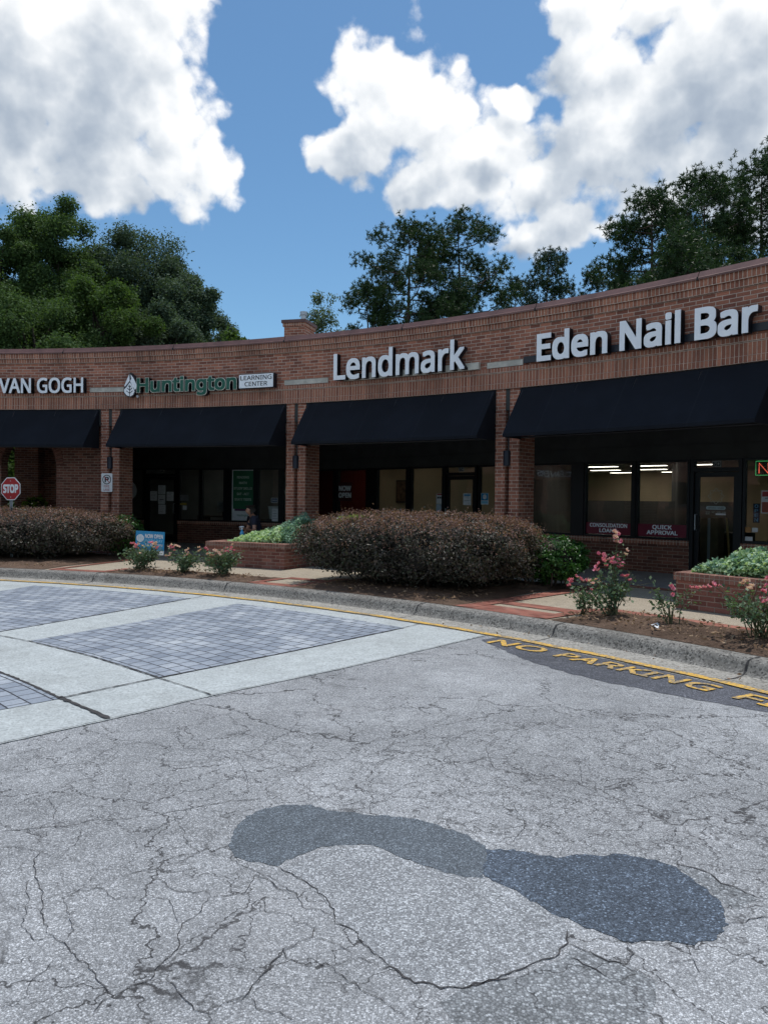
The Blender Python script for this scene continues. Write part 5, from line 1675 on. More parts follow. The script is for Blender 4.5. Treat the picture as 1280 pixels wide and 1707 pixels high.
def hedge(label, th, rr, half_t, half_r, height, n, seed, m_leaf, m_new, leaf=.028, name='hedge', p=2.7, lime=None, tilt=0.0, group=None, cat='hedge', stems=True, zb=.06):
    r = np.random.default_rng(seed)
    c0 = np.array(PO(th, rr, W + .03))
    a = radians(th) + tilt
    ax = np.array([cos(a), -sin(a), 0]); ay = np.array([sin(a), cos(a), 0])
    e = empty(name, tuple(c0), label, cat, group)
    hz = (height - zb) / 2
    c = c0 + (0, 0, zb + hz)
    core_mesh('dark_core', c, half_t * .82, half_r * .82, hz * .84, ax, ay, M_core, e, p, seed)  # solid dark filler added inside the leaves to block the view through
    ph = r.uniform(0, 6, 12)

    def surf(d):
        f = 1 / (np.abs(d) ** p).sum(1) ** (1 / p)
        az, el = np.arctan2(d[:, 1], d[:, 0]), np.arcsin(np.clip(d[:, 2], -1, 1))
        lump = .065 * np.sin(4 * az + ph[0]) * np.cos(3 * el + ph[1]) + .05 * np.sin(9 * az + ph[2] + 5 * el) + .03 * np.sin(17 * az + ph[3]) * np.sin(13 * el + ph[4])
        return f * (1 + lump), lump
    nc = max(60, n // 46)
    dc = unit(r.normal(size=(nc, 3)) * (1, 1, .9))
    fc, _ = surf(dc)
    qc = dc * fc[:, None] * (1 - .10 * r.uniform(0, 1, nc)[:, None]) * (half_t, half_r, hz)
    nb_ = int(n * .78); pick = r.integers(0, nc, nb_)
    spread = .075 * max(half_r / 1.4, .45)
    q1 = qc[pick] + r.normal(size=(nb_, 3)) * (spread, spread, spread * .62) - dc[pick] * (np.abs(r.normal(size=(nb_, 1))) * spread * .5)
    d1 = unit(dc[pick] + r.normal(size=(nb_, 3)) * .25)
    d2_ = unit(r.normal(size=(n - nb_, 3)) * (1, 1, .9)); f2, _ = surf(d2_)
    q2 = d2_ * f2[:, None] * (1 - .04 - .22 * r.uniform(0, 1, n - nb_)[:, None]) * (half_t, half_r, hz)
    q = np.concatenate([q1, q2]); d = np.concatenate([d1, d2_])
    # thin out the underside so that stems and gaps show
    keep = (q[:, 2] > -hz * .75) | (r.uniform(0, 1, n) < .4)
    q, d2 = q[keep], d[keep]
    W3 = lambda v: c + v[:, :1] * ax + v[:, 1:2] * ay + v[:, 2:3] * np.array([0, 0, 1.])
    nrm = unit(d2 * .8 + (0, 0, .45) + r.normal(size=q.shape) * .75)
    np_quads('foliage', leaves(W3(q), W3(nrm) - c, leaf, r, .55, .12), m_leaf, e)
    if m_new is not None:
        k = int(n * .62)
        d = unit(r.normal(size=(k, 3)) * (1, 1, .8)); d[:, 2] = np.abs(d[:, 2])
        d = d[(d[:, 2] > r.uniform(.42, .75, k))]
        f, lump = surf(d)
        q = d * f[:, None] * (half_t, half_r, hz) * (1 + r.exponential(.022, len(d))[:, None]) + r.normal(size=d.shape) * .015
        nrm = unit(d * .3 + r.normal(size=q.shape))
        np_quads('new_growth', leaves(W3(q), W3(nrm) - c, leaf * .8, r, .5, .12), m_new, e)
        # upright sprigs that break the outline
        k = 800
        d = unit(r.normal(size=(k, 3)) * (1, 1, .6)); d[:, 2] = np.abs(d[:, 2])
        f, _ = surf(d)
        base = d * f[:, None] * (half_t, half_r, hz)
        out = unit(d * .6 + (0, 0, .9) + r.normal(size=d.shape) * .35)
        L = r.uniform(.03, .11, k) + r.exponential(.025, k)
        pts = np.concatenate([base + out * (L * x)[:, None] for x in (.25, .5, .75, 1.0)])
        pts += r.normal(size=pts.shape) * .008
        np_quads('sprigs', leaves(W3(pts), r.normal(size=pts.shape), leaf * .62, r, .45, .1), m_new, e)
    if lime is not None:
        u0, v0, rad, k = lime
        d = unit(np.array([u0, v0, .85]) + r.normal(size=(k, 3)) * rad)
        f, _ = surf(d)
        q = d * f[:, None] * (half_t, half_r, hz) * 1.03 + r.normal(size=d.shape) * .02
        np_quads('lime_shoots', leaves(W3(q), W3(r.normal(size=q.shape)) - c, leaf * .9, r, .5, .1), M_lime, e)
    if stems:
        b = MB()
        for i in range(16):
            u, v = r.uniform(-.6, .6), r.uniform(-.6, .6)
            p0 = c0 + ax * half_t * u * .8 + ay * half_r * v * .8 - (0, 0, .03)
            p1 = c + ax * half_t * (u * 1.2) + ay * half_r * (v * 1.2) + (0, 0, r.uniform(-.3, .2) * hz)
            mid = (p0 + p1) / 2 + r.normal(size=3) * .04
            b.tube([p0, mid, p1], [.016, .012, .006], 5)
        b.build('stems', M_twig, e)
    return e


hedge('large clipped purple brown hedge in front of the middle shop', 38.35, 19.6, 2.0, 1.42, 1.13, 62000, 11, M_lorop, M_lorop_new, .024, p=2.9, lime=(-.45, -.5, .07, 260))
hedge('long clipped purple brown hedge before the arched wall at the far side', 9.2, 20.2, 2.55, 1.5, 1.03, 50000, 12, M_lorop, M_lorop_new, .026, p=3.0)
hedge('rounded bright green shrub at the right end of the large purple hedge', 43.0, 20.9, .62, .6, .82, 13000, 13, M_shrub, None, .026, name='shrub', p=2.2, cat='shrub')
hedge('small green shrub at the near end of the far purple hedge', 15.6, 20.9, .42, .55, .92, 9000, 14, M_shrub, None, .026, name='shrub', p=2.2, cat='shrub')
hedge('light green shrub seen through the brick arch beside a passage pier', 3.3, 25.0, .5, .4, 1.3, 5000, 15, M_lime, None, .04, name='shrub', p=2.2, cat='shrub')
hedge('low green shrub at the left foot of the passage pier behind the stop sign', 0.7, 25.2, .5, .4, 1.15, 4000, 16, M_shrub, None, .04, name='shrub', p=2.2, cat='shrub')


# ------------------------------------------------------------------ brick planters and what grows in them
def planter(label, t0, t1, r0, r1, zt):
    e = empty('brick_planter', PO((t0 + t1) / 2, (r0 + r1) / 2, W), label, 'planter', 'brick planters on the walk')
    k = radians(1) * r0
    P = lambda t, r, z: PO(t, r, z)
    dt = .2 / k
    b = MB()
    b.box(P, t0, t1, r0, r0 + .2, W, zt - .1, 4, us=k, skip='td')
    b.box(P, t0, t1, r1 - .2, r1, W, zt - .1, 4, us=k, skip='td')
    b.box(P, t0, t0 + dt, r0 + .2, r1 - .2, W, zt - .1, 1, us=k, skip='td')
    b.box(P, t1 - dt, t1, r0 + .2, r1 - .2, W, zt - .1, 1, us=k, skip='td')
    b.uv = [[(u, v - W) for u, v in f] for f in b.uv]
    b.build('planter_wall', M_planter, e)
    c = MB()
    o = .025 / k
    c.box(P, t0 - o, t1 + o, r0 - .025, r0 + .24, zt - .1, zt, 6, us=k, skip='')
    c.box(P, t0 - o, t1 + o, r1 - .24, r1 + .02, zt - .1, zt, 6, us=k, skip='')
    for a, d in ((t0 - o, t0 + dt * 1.2), (t1 - dt * 1.2, t1 + o)):
        q = MB().box(P, a, d, r0 + .24, r1 - .24, zt - .1, zt, 1, us=k)
        q.uv = [[(v, u) for u, v in f] if i == 2 else f for i, f in enumerate(q.uv)]
        n = len(c.v); c.v += q.v; c.f += [tuple(x + n for x in f) for f in q.f]; c.uv += q.uv; c.mi += q.mi
    c.build('planter_coping', M_planter_top, e)
    MB().box(P, t0 + dt, t1 - dt, r0 + .2, r1 - .2, zt - .2, zt - .07, 3).build('soil', M_soil, e)
    return e


planter('brick planter with leafy ground cover by the left shop, shorter of the two', 23.0, 28.38, 20.2, 22.15, .66)
planter('brick planter at the near right edge, cut by the frame, with light leafy plants', 49.98, 57.2, 20.25, 22.1, .645)


def mound(name, label, t0, t1, r0, r1, z0, hfun, n, seed, m, leaf, group=None, cat='plant', m2=None):
    """leafy ground cover heaped between t0..t1, r0..r1 above z0"""
    r = np.random.default_rng(seed)
    e = empty(name, PO((t0 + t1) / 2, (r0 + r1) / 2, z0), label, cat, group)
    u, v = r.uniform(0, 1, n), r.uniform(0, 1, n)
    edge = np.clip(np.minimum(np.minimum(u, 1 - u) * 5, np.minimum(v, 1 - v) * 4), 0, 1) ** .6
    t, rr = t0 + (t1 - t0) * u, r0 + (r1 - r0) * v
    lump = .5 + .25 * np.sin(t * 3.1 + seed) * np.sin(rr * 5 + seed) + .25 * np.sin(t * 7.7 + 2 * seed) * np.cos(rr * 9)
    top = hfun(u, v) * (.35 + .65 * edge) * (.7 + .5 * lump)
    z = z0 + top * np.maximum(r.uniform(0, 1, n) ** .45, .1)
    a = np.radians(t)
    Pn = np.stack([AX + rr * np.sin(a), AY + rr * np.cos(a), z], 1) + r.normal(size=(n, 3)) * .015
    N = unit(np.array([0, 0, 1.]) * .9 + r.normal(size=(n, 3)) * .6 - np.stack([np.sin(a), np.cos(a), 0 * a], 1) * .35)
    h = n if m2 is None else int(n * .72)
    np_quads('foliage', leaves(Pn[:h], N[:h], leaf, r, .62, .15), m, e)
    if m2 is not None: np_quads('pale_leaves', leaves(Pn[h:] + (0, 0, .02), N[h:], leaf, r, .6, .15), m2, e)
    b = MB()
    for i in range(26):
        j = r.integers(n)
        p1 = Pn[j]; p0 = np.array([p1[0] + r.normal() * .08, p1[1] + r.normal() * .08, z0 - .02])
        b.tube([p0, (p0 + p1) / 2 + r.normal(size=3) * .02, p1], [.006, .005, .003], 4)
    b.build('stems', M_stem, e)
    return e


mound('ground_cover', 'bright green leafy ground cover filling the shorter planter', 23.9, 27.6, 20.42, 21.9, .60, lambda u, v: .13 + .30 * u + .04 * v, 13000, 21, M_cover, .034)
mound('flowering_plant', 'blue green bushy plant at the pier end of the shorter planter', 26.5, 28.2, 20.5, 21.95, .60, lambda u, v: .42 + .25 * v, 9000, 22, M_cover_blue, .026)
mound('ground_cover', 'pale green leafy mound spilling over the near right planter', 50.35, 57.0, 20.42, 21.6, .60, lambda u, v: .22 + .24 * np.clip(u * 2, 0, 1), 16000, 23, M_cover, .036, m2=M_cover_blue)
mound('leafy_plant', 'taller mid green leafy plant at the back of the near right planter', 52.0, 57.0, 21.3, 22.0, .60, lambda u, v: .62 + 0 * u, 4600, 24, M_shrub, .04)


# ------------------------------------------------------------------ roses
def blossom_mesh(seed, pale):
    r = np.random.default_rng(seed)
    V = []
    for k in range(r.integers(2, 5)):
        c = r.normal(size=3) * (.032, .032, .018)
        for i in range(9):
            g = 2 * pi * i / 9 * 1.6 + r.uniform(0, .5)
            o = np.array([cos(g), sin(g), r.uniform(.0, .9)]); o /= np.linalg.norm(o)
            t = np.cross(o, (0, 0, 1.)); t /= max(np.linalg.norm(t), 1e-6)
            L = r.uniform(.016, .028)
            tip = c + o * L + (0, 0, .012)
            V += [c, c + o * L * .6 + t * L * .6, tip, c + o * L * .6 - t * L * .6]
    return np.array(V)


BL = {}


def rose(label, th, rr, h, w, n_stem, n_leaf, n_fl, seed, z0=None, sparse=False, lean=(0, 0), pale=.35, tall=None):
    r = np.random.default_rng(seed)
    z0 = W + .05 if z0 is None else z0
    c = np.array(PO(th, rr, z0))
    e = empty('rose_bush', tuple(c), label, 'rose', 'rose bushes along the kerb')
    b = MB(); tips = []; mids = []
    for i in range(n_stem):
        g = r.uniform(0, 2 * pi); k = r.uniform(.25, 1) ** .7 * w
        hh = h * r.uniform(.55, 1.0) * (1 - .25 * (k / w) ** 2)
        if tall and i < tall[2]: g, k, hh = r.normal() * .3, .06, tall[0] * r.uniform(.85, 1)
        end = c + (cos(g) * k + lean[0], sin(g) * k * .8 + lean[1], hh)
        if tall and i < tall[2]: end[:2] += tall[1]
        m1 = c + (end - c) * .45 + np.array([cos(g), sin(g), 0]) * -.10 * k + r.normal(size=3) * .03
        base = c + r.normal(size=3) * (.06, .06, 0) - (0, 0, .05)
        b.tube([base, m1, end], [.008, .006, .003], 5)
        tips.append(end); mids += [(base, m1, end)]
        for q in range(2):
            s = .5 + .4 * r.uniform()
            p0 = m1 + (end - m1) * (s - .4)
            p1 = p0 + r.normal(size=3) * (.14, .12, .06) + (0, 0, .10)
            b.tube([p0, p1], [.004, .002], 4)
            tips.append(p1); mids.append((m1, p0, p1))
    b.build('stems', M_stem, e)
    idx = r.integers(0, len(mids), n_leaf)
    s = r.uniform(.15 if not sparse else .3, 1.05, n_leaf) ** .7
    A, Bm, Cc = (np.array([mids[i][k] for i in idx]) for k in range(3))
    pts = np.where(s[:, None] < .5, A + (Bm - A) * (s * 2)[:, None], Bm + (Cc - Bm) * (s * 2 - 1)[:, None])
    pts += r.normal(size=pts.shape) * (.045 if not sparse else .035)
    pts[:, 2] = np.maximum(pts[:, 2], z0 + .03)
    np_quads('foliage', leaves(pts, unit((0, 0, .8) + r.normal(size=pts.shape) * .7), .024, r, .6, .12), M_rose_leaf, e)
    order = sorted(range(len(tips)), key=lambda i: -tips[i][2] + r.uniform(0, .3))
    for i in range(min(n_fl, len(tips))):
        p = tips[order[i]] + np.array([0, 0, .012])
        is_pale = r.uniform() < pale
        key = (is_pale, int(r.integers(4)))
        if key not in BL:
            V = blossom_mesh(key[1] + 10 * is_pale, is_pale)
            me = bpy.data.meshes.new('blossom')
            me.from_pydata([tuple(v) for v in V], [], [tuple(range(4 * q, 4 * q + 4)) for q in range(len(V) // 4)])
            me.materials.append(M_pale if is_pale else M_pink)
            BL[key] = me
        o = bpy.data.objects.new('blossom', BL[key]); COL.objects.link(o)
        o.scale = (1.3,) * 3; o.parent = e; o.location = Vector(p) - e.location; o.rotation_euler = (r.normal() * .5, r.normal() * .5, r.uniform(0, 6))
    return e


rose('leftmost of three bushy pink roses below the blue yard sign', 22.6, 18.38, .50, .42, 24, 1250, 9, 31, pale=.2)
rose('middle of three rose bushes by the kerb, smaller with pale blooms', 25.6, 18.33, .42, .34, 18, 950, 7, 32, pale=.8)
rose('rose bush with pink blooms before the shorter planter wall', 28.3, 18.35, .54, .42, 24, 1250, 9, 33, pale=.35)
rose('tall open rose bush with one long shoot of pink blooms by the kerb', 50.35, 18.62, .62, .44, 20, 850, 11, 34, pale=.4, sparse=True, tall=(.98, (-.02, .05), 3))
rose('low pink rose spray at the left side of the tall rose bush', 48.95, 18.72, .26, .20, 9, 320, 5, 35, pale=.7)
rose('thin leggy rose sapling between the two larger right rose bushes', 52.75, 18.55, .50, .26, 8, 170, 2, 36, sparse=True, pale=.1)
rose('leggy open rose bush with few blooms at the near right edge', 56.0, 18.55, .68, .55, 26, 900, 9, 37, sparse=True, pale=.4)
rose('rose bush beyond the leggy one, cut by the right frame edge', 58.6, 18.7, .66, .45, 22, 1000, 8, 38, sparse=True, pale=.3)

# ------------------------------------------------------------------ scraps on the mulch
for t, rr, a, lab in ((52.6, 18.35, .3, 'larger white crumpled paper scrap on the mulch by the roses'), (52.95, 18.2, 1.2, 'smaller white paper scrap on the mulch by the roses')):
    r = np.random.default_rng(int(t * 10))
    c = np.array(PO(t, rr, W + .075)); b = MB()
    g = [[c + np.array([(i - 1.5) * .03 * cos(a) - (j - 1) * .022 * sin(a), (i - 1.5) * .03 * sin(a) + (j - 1) * .022 * cos(a), r.uniform(-.012, .014)]) for j in range(3)] for i in range(4)]
    for i in range(3):
        for j in range(2): b.poly([g[i][j], g[i + 1][j], g[i + 1][j + 1], g[i][j + 1]])
    o = b.build('paper_scrap', M_paper); tag(o, lab, 'litter', 'paper scraps on the mulch')
    so = o.modifiers.new('thickness', 'SOLIDIFY'); so.thickness = .002


# ------------------------------------------------------------------ trees beyond the roof
M_oak = leaf_mat('oak_leaf', [(0, (.036, .070, .026)), (.5, (.072, .125, .045)), (1, (.12, .19, .07))], .35, .65, .12)
M_oak_blue = leaf_mat('grey_green_leaf', [(0, (.038, .066, .042)), (.5, (.078, .12, .078)), (1, (.13, .18, .12))], .3, .65, .12)
M_maple = leaf_mat('fresh_green_leaf', [(0, (.032, .068, .02)), (.5, (.066, .118, .034)), (1, (.11, .175, .055))], .4, .65, .12)
M_birch = leaf_mat('pale_leaf', [(0, (.06, .095, .05)), (1, (.15, .20, .12))], .4, .5)
M_pine = leaf_mat('pine_needles', [(0, (.014, .036, .014)), (.5, (.030, .064, .022)), (1, (.06, .105, .035))], .25, .5, .3)
M_pine_dark = leaf_mat('dark_pine_needles', [(0, (.012, .032, .016)), (.5, (.024, .052, .024)), (1, (.05, .085, .04))], .25, .5, .3)


def broad_tree(label, X, Y, h, rx, rz, n_cl, per, leaf, m, seed, ry=None, cl=.20, name='broadleaf_tree', group='trees behind the arcade', z0=0.0, trunk=.2, flat=1.0):
    r = np.random.default_rng(seed)
    ry = ry or rx
    e = empty(name, (X, Y, z0), label, 'tree', group)
    cz = z0 + h - rz
    d = unit(r.normal(size=(n_cl, 3)))
    rad = r.uniform(.25, 1, n_cl) ** .45
    cc = np.array([X, Y, cz]) + d * rad[:, None] * (rx, ry, rz) * (1 - cl * .55)
    # an uneven outline
    cc += r.normal(size=cc.shape) * (rx * .07, ry * .07, rz * .05)
    rc_ = cl * rx * r.uniform(.65, 1.25, n_cl)
    P_, N_ = [], []
    for i in range(n_cl):
        dd = unit(r.normal(size=(per, 3)))
        q = dd * (r.uniform(0, 1, per) ** .42)[:, None] * rc_[i] * (1, 1, .8 * flat)
        q += r.normal(size=q.shape) * rc_[i] * .24
        P_.append(cc[i] + q)
        N_.append(unit(dd * .45 + (0, 0, .75) + r.normal(size=dd.shape) * .75))
    P_, N_ = np.concatenate(P_), np.concatenate(N_)
    np_quads('crown', leaves(P_, N_, leaf, r, .6, .1), m, e)
    b = MB()
    top = np.array([X + r.normal() * .2, Y, cz + rz * .55])
    base = np.array([X, Y, z0 - .1])
    tr = [base, base + (top - base) * .35 + r.normal(size=3) * (.15, .15, 0), base + (top - base) * .7 + r.normal(size=3) * (.25, .25, 0), top]
    b.tube(tr, [trunk * 1.25, trunk, trunk * .6, trunk * .15], 8)
    for i in r.permutation(n_cl)[:min(n_cl, 34)]:
        f = np.clip((cc[i][2] - z0) / (top[2] - z0) - .22, .25, .9)
        p0 = np.array(tr[0]) + (top - base) * f
        mid = (p0 + cc[i]) / 2 + (0, 0, -.12 * rx) + r.normal(size=3) * .15
        b.tube([p0, mid, cc[i]], [trunk * .33, trunk * .2, trunk * .05], 5)
    b.build('trunk', M_bark, e)
    return e


def pine(label, X, Y, h, rx, base_f, n_br, seed, m, tufts=34, lean=0.0, trunk=.17, blade=.20, z0=0.0, prof=None, puff=.52, wid=.021):
    r = np.random.default_rng(seed)
    e = empty('pine_tree', (X, Y, z0), label, 'tree', 'pines behind the arcade')
    b = MB()
    def tp(f): return np.array([X + lean * f * f + .12 * sin(f * 5 + seed), Y, z0 + h * f * .965])
    b.tube([tp(f) - (0, 0, .1 if f == 0 else 0) for f in (0, .25, .5, .7, .85, 1)], [trunk * 1.2, trunk, trunk * .8, trunk * .55, trunk * .32, trunk * .08], 8)
    C_ = []
    for i in range(n_br):
        f = base_f + (1 - base_f) * ((i + r.uniform(0, 1)) / n_br)
        g = i * 2.4 + r.normal() * .35
        x = (f - base_f) / (1 - base_f)
        L = rx * ((1 - x ** 3.2) ** .5 * (.6 + .4 * min(1, x * 3.0)) if prof is None else prof(x)) * r.uniform(.72, 1.15)
        p0 = tp(f)
        rise = r.uniform(.05, .5) * L
        d = np.array([cos(g), sin(g), 0])
        p2 = p0 + d * L + (0, 0, rise)
        p1 = p0 + d * L * .5 + (0, 0, rise * .25 - .05)
        b.tube([p0, p1, p2], [trunk * .30 * (1.1 - x * .7), trunk * .18, trunk * .05], 5)
        C_.append(p2)
        for k in range(max(1, int(L * 1.5))):
            s = r.uniform(.38, .98)
            side = np.cross(d, (0, 0, 1)) * r.normal() * .38 * L * (1 - s * .3)
            q = p1 + (p2 - p1) * (s * 2 - 1) if s > .5 else p0 + (p1 - p0) * s * 2
            c = q + side + (0, 0, r.uniform(.02, .35))
            b.tube([q, (q + c) / 2 + (0, 0, -.03), c], [trunk * .10, trunk * .07, trunk * .03], 4)
            C_.append(c)
    C_.append(tp(1.0)); C_ = np.array(C_)
    b.build('trunk', M_bark_pine, e)
    n = len(C_) * tufts
    cen = np.repeat(C_, tufts, 0) + r.normal(size=(n, 3)) * (puff * .5, puff * .5, puff * .5)
    nb = 15
    cen = np.repeat(cen, nb, 0)
    d = unit(r.normal(size=(len(cen), 3)) + (0, 0, .45))
    s = unit(np.cross(d, r.normal(size=d.shape))) * wid
    L = (blade * r.uniform(.6, 1.15, len(cen)))[:, None]
    base = cen - d * L * .12
    V = np.stack([base - s * .6, base + s * .6, cen + d * L * .6 + s, cen + d * L], 1).reshape(-1, 3)
    np_quads('crown', V, m, e)
    return e


def at(X, D): return (X - 640) / 1290 * D, D


# deciduous mass at the left
def bt(label, X, D, top, rx, rz, n_cl, per, leaf, m, seed, **k):
    x, y = at(X, D)
    h = (830 + (X - 640) * .0122 - top) / 1290 * D + 1.6
    return broad_tree(label, x, y, h, rx, rz, n_cl, per, leaf, m, seed, **k)


bt('tallest dark green broadleaf tree with an open crown at the left', 100, 42, 334, 3.4, 5.2, 125, 1150, .066, M_oak, 41)
bt('grey green broadleaf tree with a ragged crown right of the tallest', 225, 45, 366, 3.9, 6.0, 140, 1100, .066, M_oak_blue, 42)
bt('shorter grey green tree sloping down to the roof near the gap of sky', 312, 43, 455, 2.9, 4.4, 95, 1050, .066, M_oak_blue, 43)
bt('dark broadleaf tree at the far left frame edge', 5, 40, 372, 3.3, 5.6, 110, 1000, .066, M_oak, 44)
bt('fresh yellow green tree in front of the darker left trees', 170, 36, 452, 2.7, 3.6, 90, 1150, .060, M_maple, 45)
bt('mid green low tree just above the roof at the far left', 45, 34, 492, 3.4, 3.2, 92, 1150, .060, M_oak, 46)
bt('low dark green tree just above the roof over the leaf emblem', 268, 38, 506, 3.0, 3.3, 90, 1000, .064, M_oak_blue, 47)
bt('slim young tree peeping over the roof right of the left trees', 385, 40, 540, 1.15, 2.4, 26, 260, .10, M_maple, 48, trunk=.08, cl=.35)
bt('thin light green sapling beside the chimney', 530, 38, 476, 1.15, 3.4, 80, 90, .055, M_birch, 49, trunk=.05, cl=.30)
bt('broadleaf tree beyond the left frame edge', -120, 42, 400, 4.2, 6, 70, 560, .13, M_oak, 50)
bt('low broadleaf tree seen through the brick arch', -20, 46, 700, 3.4, 2.6, 50, 500, .12, M_maple, 51, trunk=.14)


def pt(label, X, D, top, rx, base_f, n_br, seed, m, **k):
    x, y = at(X, D)
    h = (830 + (X - 640) * .0122 - top) / 1290 * D + 1.6
    return pine(label, x, y, h, rx, base_f, n_br, seed, m, **k)


pt('tall pine with bare lower trunk, left one of the pair mid skyline', 668, 42, 368, 3.0, .50, 30, 61, M_pine, lean=.3)
pt('tall pine with a rounded crown, right one of the pair mid skyline', 765, 43, 356, 2.9, .48, 32, 62, M_pine, lean=-.2)
pt('lower pine leaning left beneath the mid skyline pair', 620, 41, 472, 1.3, .5, 15, 63, M_pine, lean=-.3, trunk=.12)
pt('dark conical pine in the gap between the skyline pair and the right pines', 908, 46, 412, 1.8, .45, 28, 64, M_pine_dark, trunk=.14)
pt('short dark pine left of the conical one', 852, 50, 462, 1.3, .5, 18, 65, M_pine_dark, trunk=.12)
pt('short pine between the conical one and the big right pines', 985, 47, 440, 1.3, .5, 18, 66, M_pine_dark, trunk=.12)
round_ = lambda x: (1 - x ** 3) ** .5 * (.75 + .25 * min(1, 3 * x))
pt('big dense pine, leftmost of the right hand group', 1075, 33, 318, 2.3, .42, 40, 67, M_pine, prof=round_, tufts=34)
pt('big dense pine in the middle of the right hand group', 1165, 35, 284, 2.6, .42, 42, 68, M_pine, prof=round_, tufts=34)
pt('tallest pine of the right hand group at the frame edge', 1262, 36, 250, 2.4, .45, 40, 69, M_pine, prof=round_, tufts=34)
pt('low pine in front of the right hand group just above the roof', 1130, 30, 402, 2.3, .5, 30, 70, M_pine, prof=round_, tufts=34)
pt('pine beyond the right frame edge', 1390, 36, 262, 2.7, .45, 36, 71, M_pine, prof=round_)

# ------------------------------------------------------------------ across the lot behind the camera (mirrored in the shop glass)
for i, (x, y, h, rx, lab) in enumerate(((-26, -4, 8.5, 3.6, 'leafy parking lot tree mirrored in the left shop window'), (-29, 6, 8.0, 3.2, 'leafy lot tree nearer the far wing, mirrored in the glass'), (-16, -12, 9.0, 3.8, 'largest leafy lot tree behind the photographer'))):
    broad_tree(lab, x, y, h, rx, h * .40, 40, 380, .17, M_oak, 80 + i, group='trees across the lot', name='lot_tree')


def car(x, y, rot, col, label):
    """a parked sedan: lofted body, cabin glass, wheels with rims, lamps"""
    e = empty('parked_car', (0, 0, 0), label, 'car', 'cars mirrored in the shop glass')
    st = [(-2.2, .42, .62, .72), (-2.05, .25, .82, .84), (-1.3, .22, .92, .90), (.9, .22, .90, .90), (1.7, .24, .80, .88), (2.1, .28, .66, .80), (2.25, .40, .55, .66)]
    b = MB()
    for (x0, a0, t0, w0), (x1, a1, t1, w1) in zip(st[:-1], st[1:]):
        for sg in (1, -1):
            b.poly([(x0, sg * w0, a0), (x1, sg * w1, a1), (x1, sg * w1, (a1 + t1) / 2 + .1), (x0, sg * w0, (a0 + t0) / 2 + .1)])
            b.poly([(x0, sg * w0, (a0 + t0) / 2 + .1), (x1, sg * w1, (a1 + t1) / 2 + .1), (x1, sg * w1 * .93, t1), (x0, sg * w0 * .93, t0)])
        b.poly([(x0, -w0 * .93, t0), (x1, -w1 * .93, t1), (x1, w1 * .93, t1), (x0, w0 * .93, t0)])
        b.poly([(x0, -w0, a0), (x0, w0, a0), (x1, w1, a1), (x1, -w1, a1)])
    for i in (0, -1):
        x0, a0, t0, w0 = st[i]
        b.poly([(x0, -w0, a0), (x0, w0, a0), (x0, w0 * .93, t0), (x0, -w0 * .93, t0)])
    b.poly([(-1.0, -.62, 1.40), (.35, -.62, 1.40), (.35, .62, 1.40), (-1.0, .62, 1.40)])
    m = plain('car_paint', col, .3, .1, .05, 2)
    b.build('body', m, e)
    g = MB()
    for sg in (1, -1): g.poly([(-1.75, sg * .80, .92), (1.25, sg * .80, .88), (.35, sg * .62, 1.398), (-1.0, sg * .62, 1.398)])
    g.poly([(1.25, -.80, .88), (1.25, .80, .88), (.35, .62, 1.398), (.35, -.62, 1.398)]); g.poly([(-1.75, -.80, .92), (-1.75, .80, .92), (-1.0, .62, 1.398), (-1.0, -.62, 1.398)])
    g.build('cabin_glass', M_dark, e)
    for wx in (-1.35, 1.4):
        for sg in (1, -1):
            w = MB().tube([(wx, sg * .72, .32), (wx, sg * .92, .32)], .32, 16).build('wheel', M_black, e)
            MB().tube([(wx, sg * .9, .32), (wx, sg * .925, .32)], .2, 12).build('rim', M_steel, w)
    for sg in (1, -1):
        MB().box(lambda s, d, z: (s, d, z), 2.12, 2.2, sg * .55 - .14, sg * .55 + .14, .55, .66).build('headlight', M_paper, e)
        MB().box(lambda s, d, z: (s, d, z), -2.17, -2.1, sg * .6 - .13, sg * .6 + .13, .62, .76).build('tail_light', M_signred, e)
    e.location = (x, y, 0); e.rotation_euler = (0, 0, rot)


car(-26.5, 0.4, -.88, (.30, .31, .33), 'grey parked car mirrored in the left shop glass, the nearer one')
car(-22.8, 3.6, -.80, (.45, .47, .5), 'silver parked car mirrored in the left shop glass beside the grey one')

# ================================================================== the person tending the planter
def skin_mesh(name, nodes, edges, m, parent, sub=2, root=0):
    """nodes: [(x, y, z, rx, ry)]; grows one continuous surface round the skeleton"""
    me = bpy.data.meshes.new(name + '_skeleton')
    me.from_pydata([n[:3] for n in nodes], edges, [])
    o = bpy.data.objects.new(name + '_skeleton', me); COL.objects.link(o)
    sk = o.modifiers.new('skin', 'SKIN'); sk.use_smooth_shade = True
    if not me.skin_vertices: me.attributes.new if False else None
    lay = me.skin_vertices[0] if len(me.skin_vertices) else None
    if lay is None:
        bpy.context.view_layer.objects.active = o
        lay = me.skin_vertices[0]
    for i, n in enumerate(nodes):
        lay.data[i].radius = (n[3], n[4] if len(n) > 4 else n[3])
        lay.data[i].use_root = (i == root)
    ss = o.modifiers.new('sub', 'SUBSURF'); ss.levels = sub; ss.render_levels = sub
    dg = bpy.context.evaluated_depsgraph_get(); dg.update()
    out = bpy.data.meshes.new_from_object(o.evaluated_get(dg))
    bpy.data.objects.remove(o); bpy.data.meshes.remove(me)
    out.name = name
    out.materials.clear()
    return link_mesh(name, out, m, parent, True)


